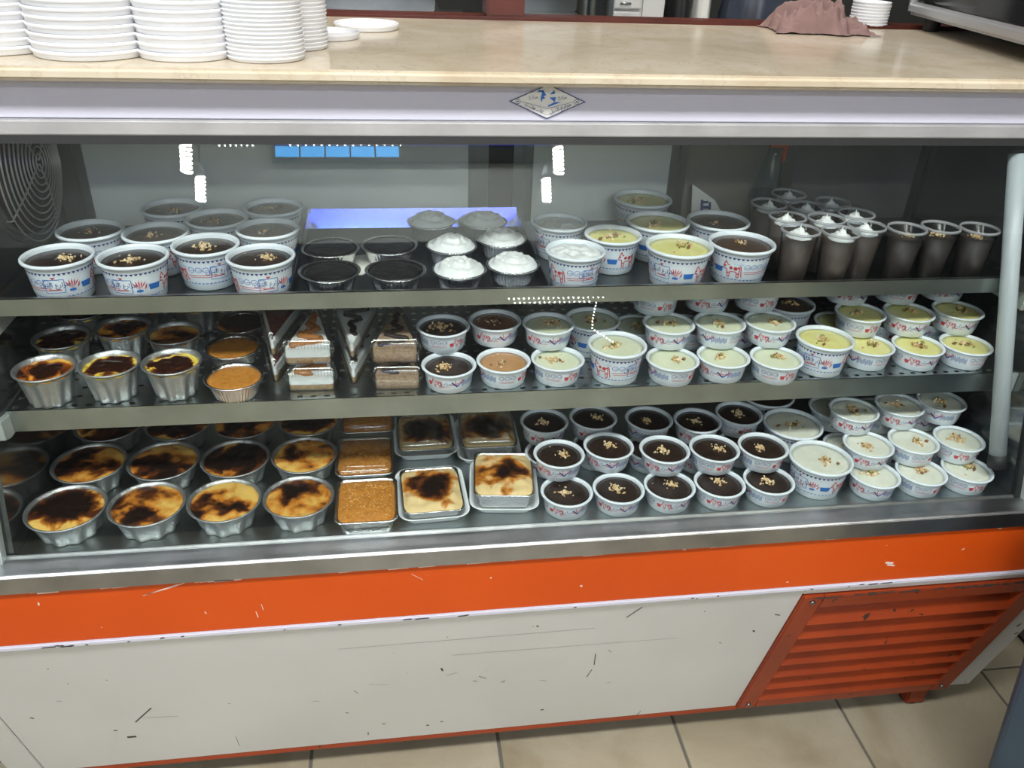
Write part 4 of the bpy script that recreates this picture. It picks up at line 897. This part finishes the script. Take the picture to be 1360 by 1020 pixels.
em = MB()
for (a, b, c, d) in ((-.012, .020, .000, .025), (-.010, .028, .003, .033), (-.012, .037, .000, .041), (-.014, .022, -.009, .043), (.001, .026, .005, .039)): em.add([(a, .3*b-.0008, b), (c, .3*b-.0008, b), (c, .3*d-.0008, d), (a, .3*d-.0008, d)], [(0, 1, 2, 3)])
link('emblem', em.mesh('emblem', 'ink_navy'), card)

# --- middle shelf: fluted foil cups
z2 = S2+e
for (px, py, fil, lab) in ((62, 488, 'creme_orange', 'front row, nearest the end wall'), (145, 482.6, 'creme_caramel', 'front row, middle one'), (226.5, 480, 'creme_caramel', 'front row, beside the caramel pies'), (90.6, 444, 'creme_caramel', 'second row, nearest the end wall'), (170.6, 438.5, 'creme_orange', 'second row, middle one'), (244.7, 440, 'burnt_light', 'second row, beside the caramel pies'),
        (108, 409, 'creme_caramel', 'rear row, nearest the end wall'), (185, 405, 'creme_orange', 'rear row, middle one'), (255, 404, 'creme_caramel', 'rear row, nearest the caramel pies')):
    X, Y = rim(px, py, z2, 'brioche'); add_foil('brioche', 'creme_caramel', 'fluted foil cup of yellow custard with burnt centre, '+lab, 'dessert cup', X, Y+.002, z2, fil, 'baked', 'fluted foil custard cups', .006)
for (px, py, fil, lab) in ((307, 499, 'konafa', 'round foil pie of smooth orange caramel at the shelf edge'), (299, 457.6, 'konafa', 'round foil pie of orange caramel behind the front pie'), (300, 424, 'tray_burnt_dark', 'round foil pie with dark burnt top behind the caramel pies')):
    X, Y = rim(px, py, z2, 'pie'); add_foil('pie', 'foil_pie', lab, 'dessert cup', X, Y, z2, fil, 'flat', None, .003)
# --- wedge cake boxes
def wedge(wf, wb, L, z0, z1_, r=.006, inset=0.0, zin=0.0, n=5):
    """rounded trapezoid from the wide end (y=0) to the narrow end (y=L)"""
    a, b = wf/2-inset, wb/2-inset; pts = [(-a, inset), (a, inset), (b, L-inset), (-b, L-inset)]; out = []
    for i in range(4):
        p0, p1, p2 = Vector(pts[i-1]), Vector(pts[i]), Vector(pts[(i+1) % 4]); d0 = (p0-p1).normalized(); d2 = (p2-p1).normalized()
        rr = min(r, (p0-p1).length*.45, (p2-p1).length*.45); A, B = p1+d0*rr, p1+d2*rr
        for k in range(n+1): t = k/n; out.append((A*(1-t)**2 + p1*2*t*(1-t) + B*t*t).to_tuple())
    return out
WF, WB, WL = .073, .014, .142
def shell(prof_list):
    n = len(prof_list[0][0]); v = []; f = []
    for (pts, z) in prof_list: v += [(x, y, z) for x, y in pts]
    f = [(i*n+k, i*n+(k+1) % n, (i+1)*n+(k+1) % n, (i+1)*n+k) for i in range(len(prof_list)-1) for k in range(n)]
    return v, f, n
def box_meshes():
    w0, w1, w2 = wedge(WF, WB, WL, 0, 0, inset=.003), wedge(WF, WB, WL, 0, 0), wedge(WF+.004, WB+.004, WL, 0, 0)
    v, f, n = shell([(w0, 0), (w1, .0195), (w2, .020), (w2, .0215)]); f.append(tuple(range(n))[::-1]); base = MB().add(v, f, 0, True)
    v, f, n = shell([(w2, .0217), (w2, .0228), (w1, .0234), (w0, .0395)]); f.append(tuple(range(3*n, 4*n))); lid = MB().add(v, f, 0, True)
    for i in range(14):           # pressed ribs on the lid front
        x = -WF/2+.008+i*(WF-.016)/13; lid.box(x-.0006, x+.0006, .0004, .0020, .0245, .0385)
    return base.mesh('box_base', 'clear_plastic'), lid.mesh('box_lid', 'clear_plastic')
BB, BL = box_meshes()
def layer(z0, z1_, ins, mat, name, wob=0.0):
    a = wedge(WF, WB, WL, 0, 0, inset=ins); mb = MB(); v, f, n = shell([(a, z0), (a, z1_)]); f += [tuple(range(n))[::-1], tuple(range(n, 2*n))]; return mb.add(v, f).mesh(name, mat)
LAY = {'sponge': layer(.001, .0095, .0052, 'sponge', 'sponge_layer'), 'creamy': layer(.0095, .0225, .0050, 'cream', 'cream_layer'), 'spongedark': layer(.001, .0165, .0052, 'sponge_dark', 'sponge_layer'), 'choco': layer(.0165, .0225, .0050, 'sponge_dark', 'cream_layer')}
def drizzle(mat, seed, full=.8, wd=.0045):
    rnd = random.Random(seed); pts = []; n = 44
    for i in range(n+1):
        t = i/n; half = (WF*(1-t)+WB*t)/2-.012; y = .010+t*(WL*full-.016); x = half*math.sin(t*19+seed)*(.85+.15*rnd.random()); pts.append((x, y, .0230))
    return MB().tube([(x, y, z) for x, y, z in pts], [wd*(.7+.5*abs(math.sin(i*1.7+seed)))*(.45 if i in (0, n) else 1)*.7 for i in range(n+1)], 8).mesh('drizzle', mat)
def slab_top(mat, seed):
    a = wedge(WF, WB, WL, 0, 0, inset=.008); v, f, n = shell([(a, .0226), (a, .0246)]); f.append(tuple(range(n, 2*n))); return MB().add(v, f).mesh('glaze', mat)
def cake_box(name, label, X, Y, Z, rz, kind, seed, group):
    t = thing(name, label, 'cake box', (X, Y, Z), rz, group)
    if kind in ('caramel', 'white_choc', 'berry'):
        ck = link('cake_slice', LAY['sponge'], t); link('cream_layer', LAY['creamy'], ck)
    else:
        ck = link('cake_slice', LAY['spongedark'], t); link('cream_layer', LAY['choco'], ck)
    if kind == 'berry': link('glaze', slab_top('berry', seed), ck)
    else: link('drizzle', drizzle({'caramel': 'caramel_sauce', 'white_choc': 'chocolate', 'choc': 'chocolate'}[kind], seed, .85, (.0080 if kind == 'caramel' else .0060)), ck)
    link('box_base', BB, t); link('box_lid', BL, t)
HB = .0402
for (px, py, rz, kind, name) in ((414, 521, -.02, 'caramel', 'white cake with caramel drizzle'), (528, 519, -.04, 'choc', 'brown cake with chocolate drizzle')):
    p = at(px, py, z2); Y = max(p.y, glassY(z2+.06)+.008)
    for lv in range(2):
        cake_box('cake_box', 'clear wedge box of '+name+', wide end forward, '+('upper' if lv else 'lower')+' one', p.x+(-.002 if lv else 0), Y+lv*.006, z2+lv*HB, rz, kind, 3+lv, 'wedge cake boxes')
for (px, py, rz, kind, name) in ((470, 512, PI-.02, 'white_choc', 'white cake with chocolate streaks'), (366, 509, PI-.008, 'berry', 'cake with dark red berry glaze')):
    p = at(px, py, z2); Y = p.y+.002
    for lv in range(2):
        c, s = math.cos(rz), math.sin(rz); ox, oy = -(-s*WL), -(c*WL)
        cake_box('cake_box', 'clear wedge box of '+name+', tip forward, '+('upper' if lv else 'lower')+' one', p.x+ox, Y+oy+lv*.004, z2+lv*HB, rz, kind, 7+lv, 'wedge cake boxes')
# --- middle shelf: small tubs in steps, tall tubs between them
hs = KIND['small']['h']+.0004
def small(px, py, Z, lv, fil, nuts, lab, r, group, low=.0018, sp=.011, dY=0.0, fk='flat'):
    p = at(px, py, Z+lv*hs+KIND['small']['h']); add_cup('small', 'pudding_cup', lab, 'dessert cup', p.x, p.y+dY, Z+lv*hs, fil, group, fk, nuts, r, sp, low)
LEV = ['bottom', 'middle', 'top']
for (a, b, fil, nuts, name, r0, r1) in (((599, 482.6), (592, 431), 'chocolate', 'shred', 'dark pudding strewn with nuts', 0.4, -1.5), ((667, 477.6), (662, 424.7), 'caramel', 'fine', 'brown caramel pudding', -1.2, -2.7), ((740, 475), (734, 425), 'custard_pale', 'shred', 'pale pudding with chopped nuts', -1.6, -2.9)):
    small(*a, z2, 0, fil, nuts, 'small cup of '+name+', lower of two near the cake boxes', r0, 'small cups stepped in twos', .003, .016)
    small(*b, z2, 1, 'caramel_dark' if fil == 'caramel' else fil, nuts, 'small cup of '+name+', upper of two near the cake boxes', r1, 'small cups stepped in twos', .003, .016)
for (px, py, fil, lab, r) in ((822, 454.7, 'custard_pale', 'tall printed tub of pale custard with nuts between stacks of small cups', .15), (1094, 447, 'custard_yellow', 'tall printed tub of yellow custard with nuts between stacks of small cups', -1.3), (790, 424, 'custard_pale', 'tall printed tub of pale custard behind the stepped small cups', 1.0), (1057, 402, 'chocolate_milk', 'tall printed tub of brown pudding behind the yellow tub', 2.0)):
    X, Y = rim(px, py, z2, 'medium'); add_cup('medium', 'pudding_tub', lab+', middle shelf', 'dessert tub', X, Y, z2, fil, 'tall tubs on the middle shelf', 'flat', 'mixed', r, .014, .0015)
for ci, (a, b, c) in enumerate((((898, 475), (891, 428), (872, 384)), ((963, 472), (954, 427), (941, 381)), ((1033, 472), (1025, 426), (1007, 380)))):
    for lv, q in enumerate((a, b, c)):
        small(*q, z2, lv, 'custard_pale', 'mixed', 'small cup of pale custard, %s of its stack, %s stack from the pale tub' % (LEV[lv], ORD[ci]), [(-1.2, .3, -1.9), (-.2, -.75, -2.6), (-1.9, -2.75, 1.2)][ci][lv], 'pale custard cups in threes', .0012, .010)
for ci, (a, b, c) in enumerate((((1152.6, 457.6), (1143, 413.5), (1128, 372)), ((1216, 457), (1207.6, 413), (1194, 371)), ((1279, 456), (1272.6, 410.6), (1255, 368)))):
    for lv, q in enumerate((a, b, c)):
        small(*q, z2, lv, 'custard_yellow' if lv < 2 else 'custard_pale', 'mixed', 'small cup of yellow custard, %s of its stack, %s stack from the yellow tub' % (LEV[lv], ORD[ci]), [(-1.0, -1.9, .5), (-2.75, .2, -1.7), (-1.2, .2, -2.7)][ci][lv], 'yellow custard cups in threes', .0012, .011)
# second row behind the stacks, seen in the gaps
for k, (x, y, lab) in enumerate(((.372, 1.150, 'nearest the pale tall tub'), (.462, 1.150, 'second from the pale tall tub'), (.548, 1.150, 'nearest the yellow tall tub'))):
    add_cup('small', 'pudding_cup', 'small cup of pale custard behind the stacks, '+lab, 'dessert cup', x, y, z2, 'custard_pale', 'pale cups in the second row', 'flat', 'mixed', k*1.7, .010, .0012)
for k, (x, y, lab) in enumerate(((.715, 1.150, 'nearest the yellow tall tub'), (.800, 1.150, 'second from the yellow tall tub'), (.885, 1.150, 'nearest the lamp tube'))):
    add_cup('small', 'pudding_cup', 'small cup of yellow custard behind the stacks, '+lab, 'dessert cup', x, y, z2, 'custard_yellow', 'yellow cups in the second row', 'flat', 'mixed', k*1.3, .010, .0012)

# --- bottom deck: burnt custard bowls
z0 = S0+e
BW = [((81, 678), 'burnt_heavy'), ((190, 672), 'burnt_mottled'), ((292, 666), 'burnt_light'), ((394, 662), 'burnt_mottled'), ((112, 615.6), 'burnt_mottled'), ((209.4, 617), 'burnt_mottled'), ((305, 606), 'burnt_heavy'), ((398, 603), 'burnt_light'), ((138, 566), 'burnt_heavy'), ((225, 565), 'burnt_heavy'), ((316, 561), 'burnt_mottled'), ((394, 557), 'burnt_heavy')]
for i, ((px, py), fil) in enumerate(BW):
    X, Y = rim(px, py, z0, 'bowl'); rw_ = ['front', 'second', 'rear'][i//4]
    lab = {0: 'nearest the end wall', 1: 'second from the end wall', 2: 'third from the end wall', 3: 'beside the sesame trays'}[i % 4]
    add_foil('bowl', 'custard_bowl', 'foil bowl of burnt custard, %s row of the bottom deck, %s' % (rw_, lab), 'dessert bowl', X, Y, z0, fil, 'baked', 'burnt custard foil bowls', .004, [1.0, .98, .96, .94][i % 4])
# rectangular trays
def rrect(hw, hd, r, n=6):
    out = []
    for (cx, cy, a0) in ((hw-r, hd-r, 0), (-hw+r, hd-r, PI/2), (-hw+r, -hd+r, PI), (hw-r, -hd+r, 1.5*PI)):
        out += [(cx+r*math.cos(a0+k*PI/2/n), cy+r*math.sin(a0+k*PI/2/n)) for k in range(n+1)]
    return out
def dense(pts, step=.0022):
    out = []
    for i, p in enumerate(pts):
        q = pts[(i+1) % len(pts)]; d = math.dist(p, q); n = max(1, int(d/step)); out += [(p[0]+(q[0]-p[0])*k/n, p[1]+(q[1]-p[1])*k/n) for k in range(n)]
    return out
def tray_mesh(name, hw, hd, h, r, taper, rimw, mat, pleat=.0):
    base = dense(rrect(hw, hd, r)); n = len(base)
    def ring(s, z, pl=0.0): return [(x*s*(1-(pl*(k % 2))), y*s*(1-(pl*(k % 2))), z) for k, (x, y) in enumerate(base)]
    sx = 1+rimw/hw
    R = [ring(1-taper, 0), ring(1-taper, .001, pleat), ring(1-taper*.3, h*.75, pleat), ring(1, h*.92), ring(sx, h*.95), ring(sx, h), ring(1, h*.985), ring(1-taper*.5, h*.6)]
    v = [q for l in R for q in l]; f = [(i*n+k, i*n+(k+1) % n, (i+1)*n+(k+1) % n, (i+1)*n+k) for i in range(len(R)-1) for k in range(n)]+[tuple(range(n))[::-1]]
    return MB().add(v, f, 0, True).mesh(name, mat)
def fill_mesh(name, hw, hd, r, mat, rough=.002, seed=0, dome=.003):
    nx, ny = 26, 28; v = []; f = []
    for j in range(ny+1):
        for i in range(nx+1):
            u, t = i/nx*2-1, j/ny*2-1; k = (abs(u)**8+abs(t)**8)**(1/8); m_ = max(abs(u), abs(t)); s = m_/k if k > 0 else 1
            x, y = u*s*hw, t*s*hd; q = Vector((x*70, y*70, seed)); e_ = max(0, 1-m_**6)
            v.append((x, y, dome*e_+rough*noise.noise(q)*e_ - .0015*(1-e_)))
    W_ = nx+1; f = [(j*W_+i, j*W_+i+1, (j+1)*W_+i+1, (j+1)*W_+i) for j in range(ny) for i in range(nx)]
    return MB().add(v, f, 0, True).mesh(name, mat)
SES = None
def sesame(hw, hd, seed):
    rnd = random.Random(seed); mb = MB()
    for i in range(170):
        x, y = rnd.uniform(-hw, hw)*.93, rnd.uniform(-hd, hd)*.93; a = rnd.uniform(0, PI); l, wd = .0014, .0008; c, s = math.cos(a), math.sin(a)
        V = [(x+c*l, y+s*l, .0012), (x-s*wd, y+c*wd, .0012), (x-c*l, y-s*l, .0012), (x+s*wd, y-c*wd, .0012), (x, y, .0019)]
        mb.add(V, [(0, 1, 4), (1, 2, 4), (2, 3, 4), (3, 0, 4)])
    return mb.mesh('sesame_seeds', 'sesame')
ft = tray_mesh('foil_tray', .042, .050, .028, .012, .14, .003, 'foil_bright', .012)
sf = fill_mesh('caramel_top', .0405, .0485, .012, 'konafa', .0012, 2, .003)
def quad_centre(pts, Z):
    P = [at(x, y, Z) for x, y in pts]; c = sum(P, Vector())/4; return c.x, c.y
for k, (pts, lab) in enumerate(((((445, 637), (523, 637), (525, 692), (440, 692)), 'front of its row'), (((443, 578), (520, 578), (521, 634), (441, 634)), 'middle of its row'), (((445, 530), (518, 530), (519, 575), (443, 575)), 'rear of its row'))):
    X, Y = quad_centre(pts, z0+.028); X += .004+.005*(k == 2); Y = max(Y, glassY(z0+.03)+.056) if k == 0 else Y
    t = thing('sesame_tray', 'rectangular foil tray of orange caramel with sesame seeds, '+lab, 'dessert tray', (X, Y, z0), .0, 'sesame caramel trays')
    link('foil_tray', ft, t); c = link('caramel_top', sf, t, (0, 0, .0272), k*PI); q = link('sesame_seeds', sesame(.039, .047, k+1), t, (0, 0, .0290)); q['kind'] = 'stuff'
    if k > 0:
        cl = tray_mesh('clear_lid', .0425, .0505, .006, .012, .06, .002, 'clear_plastic', .01)
        o = link('clear_lid', cl, t, (0, 0, .0345)); o.rotation_euler = (PI, 0, 0); o.location.z = .0385
pt = tray_mesh('foam_tray', .0505, .0625, .016, .020, .16, .002, 'foam_white')
fb = tray_mesh('foil_tray', .0435, .054, .030, .011, .14, .0025, 'foil_bright', .012); fs = tray_mesh('foil_tray', .0435, .0535, .016, .011, .10, .002, 'foil_bright', .01)
bf = fill_mesh('custard_top', .0430, .0530, .012, 'tray_burnt', .0045, 5, .005)
TB = [((573, 650), 'tray_burnt', fs, .016, .04, 'burnt custard in a shallow foil tray inside a white foam tray', False), ((669, 629), 'tray_burnt', fb, .030, -.10, 'burnt custard in a deep foil tray standing on a foam tray', False),
      ((564, 573), 'tray_burnt_dark', fs, .016, .02, 'dark burnt custard under a clear lid, behind the shallow custard tray', True), ((647, 569), 'tray_burnt_dark', fb, .030, -.02, 'black-topped custard under a clear lid, behind the deep custard tray', True)]
for k, ((px, py), fil, fm, h, rz, lab, lid) in enumerate(TB):
    p = at(px, py, z0+h+.003); Y = p.y if k > 1 else max(p.y, glassY(z0+.03)+.071)
    ft_ = tag(link('foam_tray', pt, None, (p.x, Y-.002, z0), rz), ['white foam tray holding the shallow burnt custard tray by the glass', 'white foam tray holding the deep burnt custard tray by the glass', 'white foam tray behind the shallow burnt custard tray', 'white foam tray behind the deep burnt custard tray'][k], 'tray')
    t = thing('custard_tray', lab, 'dessert tray', (p.x, Y+.002, z0+.0022), rz, 'burnt custard trays')
    link('foil_tray', fm, t); link('custard_top', remat(bf, fil), t, (0, 0, h-.0005), k*1.57*2)
    if lid:
        o = link('clear_lid', tray_mesh('clear_lid', .0445, .0545, .008, .012, .06, .002, 'clear_plastic', .01), t, (0, 0, h+.014)); o.rotation_euler = (PI, 0, 0)
    if k == 3: link('foam_rim', MB().tube([(.018+.012*math.cos(a*PI/10), -.01+.012*math.sin(a*PI/10), h+.0150) for a in range(20)], .0006, 5, closed=True).mesh('foam_rim', 'clear_plastic'), t, label='round embossing in the clear lid')
# dark small cups
for i, (a, b, c) in enumerate((((754, 654), (742.6, 601.5), (723, 558)), ((823, 648.5), (808.5, 591), (788, 553)), ((896, 651.5), (890, 595.6), (866, 555)), ((967, 645.6), (963, 594), (934, 556)), ((1035, 640), (1025.6, 590), (996, 551.5)))):
    d = '%s from the burnt custard trays' % ORD[i]
    small(*a, z0, 0, 'chocolate', 'crumb', 'small cup of dark chocolate pudding, lower front row, '+d, [-2.7, .2, .6, -2.6, -1.4][i], 'dark chocolate cups on the deck', .0025, .011)
    small(*b, z0, 1, 'chocolate', 'crumb', 'small cup of dark chocolate pudding, raised row, '+d, [.2, .05, .25, -1.9, -1.6][i], 'dark chocolate cups on the deck', .0025, .011)
    small(*c, z0, 1, 'chocolate', 'crumb', 'small cup of dark chocolate pudding, rear row, '+d, [.6, -2.6, -1.0, .2, 1.1][i], 'dark chocolate cups on the deck', .0025, .010)
    p = at(*b, z0+hs+hs); add_cup('small', 'pudding_cup', 'small cup of dark pudding beneath the raised row, '+d, 'dessert cup', p.x-.004, p.y+.052, z0, 'chocolate', 'dark chocolate cups on the deck', 'flat', 'crumb', i*1.1, .010, .0025)
for (px, py, fil, lab, r) in ((1100, 622, 'rice_pudding', 'tall printed tub of white rice pudding with nuts, by the glass on the bottom deck', -1.5), (1057, 578, 'rice_pudding', 'tall printed tub of white rice pudding, behind the front white tub', .8), (1036, 543, 'chocolate', 'tall printed tub of dark pudding, at the back behind the white tubs', 2.0)):
    X, Y = rim(px, py, z0, 'large'); add_cup('large', 'pudding_tub', lab, 'dessert tub', X, Y+.006, z0, fil, 'tall tubs on the bottom deck', 'flat', 'mixed', r, .016, .0012)
for ci, (a, b, c) in enumerate((((1166, 640), (1153.5, 592.6), (1137, 545.6)), ((1227.6, 637), (1217, 587), (1205, 538)), ((1291, 632), (1277.6, 584), (1269, 533)))):
    for lv, q in enumerate((a, b, c)):
        small(*q, z0, lv, 'rice_pudding', 'shred' if (lv+ci) % 2 else 'mixed', 'small cup of rice pudding, %s of its stack, %s stack from the white tub' % (LEV[lv], ORD[ci]), [(-.1, -2.75, .3), (-1.6, -1.4, -2.8), (-2.1, -2.4, -.6)][ci][lv], 'white rice pudding cups in threes', .0012, .013, .006)
for k, (x, lab) in enumerate(((.722, 'nearest the white tall tub'), (.808, 'second from the white tall tub'), (.892, 'nearest the lamp tube'))):
    for lv in range(2):
        add_cup('small', 'pudding_cup', 'small cup of rice pudding behind the stacks, %s, %s one' % (lab, ['lower', 'upper'][lv]), 'dessert cup', x, 1.060+lv*.055, z0+lv*hs, 'rice_pudding', 'white cups in the second row', 'flat', 'mixed', k+lv, .010, .0012)

settle()

# ------------------------------------------------------------------ ACROSS THE SHOP (mirrored faintly in the front glass)
def cfl(px, py, Y, lab):
    p = mirrorY(px, py, Y)
    t = thing('pendant_bulb', lab, 'light bulb', (p.x, p.y, p.z))
    pts = [(.021*math.cos(a*.5), .021*math.sin(a*.5), .075-a*.0017) for a in range(76)]
    link('spiral_tube', MB().tube(pts, .0075, 8).mesh('spiral_tube', 'lamp_glow'), t)
    link('bulb_base', MB().lathe([(.022, .080), (.027, .092), (.025, .115), (.014, .13), (.014, .15)], 24, cap1=True).mesh('bulb_base', 'lid_white'), t)
    link('cord', MB().tube([(0, 0, .16), (0, 0, CEIL-p.z-.001)], .004, 6).mesh('cord', 'black_rubber'), t)
cfl(247, 214, -2.0, 'spiral bulb hanging opposite the chocolate tubs, nearer the ceiling'); cfl(742, 216, -2.0, 'spiral bulb hanging opposite the cream tubs, nearer the ceiling')
cfl(266, 254, -2.6, 'added spiral bulb for the second reflection opposite the chocolate tubs'); cfl(726, 255, -2.6, 'added spiral bulb for the second reflection opposite the cream tubs')  # two added bulbs stand in for the doubled reflection of the upper ones
a, b = mirrorY(363, 191, -3.1), mirrorY(531, 203, -3.1)
sg = thing('light_sign', 'glowing blue light sign on the wall opposite the case', 'sign', ((a.x+b.x)/2, -3.19, 0))
hw = abs(b.x-a.x)/2; zc = (a.z+b.z)/2
link('sign_box', MB().box(-hw-.02, hw+1.0, 0, .05, zc-.07, zc+.45).mesh('sign_box', 'black_rubber'), sg)
link('sign_panel', MB().box(-hw, hw+.98, .05, .06, zc+.03, zc+.43).mesh('sign_panel', 'sign_glow'), sg)
for k in range(5): link('sign_bar', MB().box(-hw+k*hw*.4+.005, -hw+(k+1)*hw*.4-.005, .06, .065, zc-.045, zc+.02).mesh('sign_bar', 'sign_glow_cyan'), sg)
def led_row(name, lab, pix, Y):
    t = thing(name, lab, 'string lights', tuple(mirrorY(*pix[0], Y))); o0 = Vector(t.location)
    P = [mirrorY(x, y, Y)-o0 for x, y in pix]
    link('cable', MB().tube([q+Vector((0, -.012, 0)) for q in P], .003, 5).mesh('cable', 'black_rubber'), t)
    for q in P: link('led', MB().lathe([(.002, -.006), (.0048, -.003), (.0048, .003), (.002, .005)], 10, c=tuple(q), cap1=True).mesh('led', 'led_glow'), t)
led_row('string_lights', 'row of white spot lights beside the blue sign', [(291+i*7.4, 193) for i in range(7)], -2.6)
led_row('string_lights', 'row of white spot lights over the blue sign', [(385+i*10.5, 192.5) for i in range(15)], -2.6)
led_row('string_lights', 'upper white light strip across the shop doorway', [(676+i*6.6, 397-.12*i) for i in range(20)], -2.9)
led_row('string_lights', 'lower white light strip across the shop doorway', [(684+i*6.6, 402.5-.12*i) for i in range(16)], -2.9)
led_row('string_lights', 'white light strip curving down the doorway, outer one', [(792-7*math.sin(i*.16)+i*.2, 402+i*4.2) if i < 9 else (786+(i-8)*4, 436+(i-8)*2.6) for i in range(16)], -2.9)
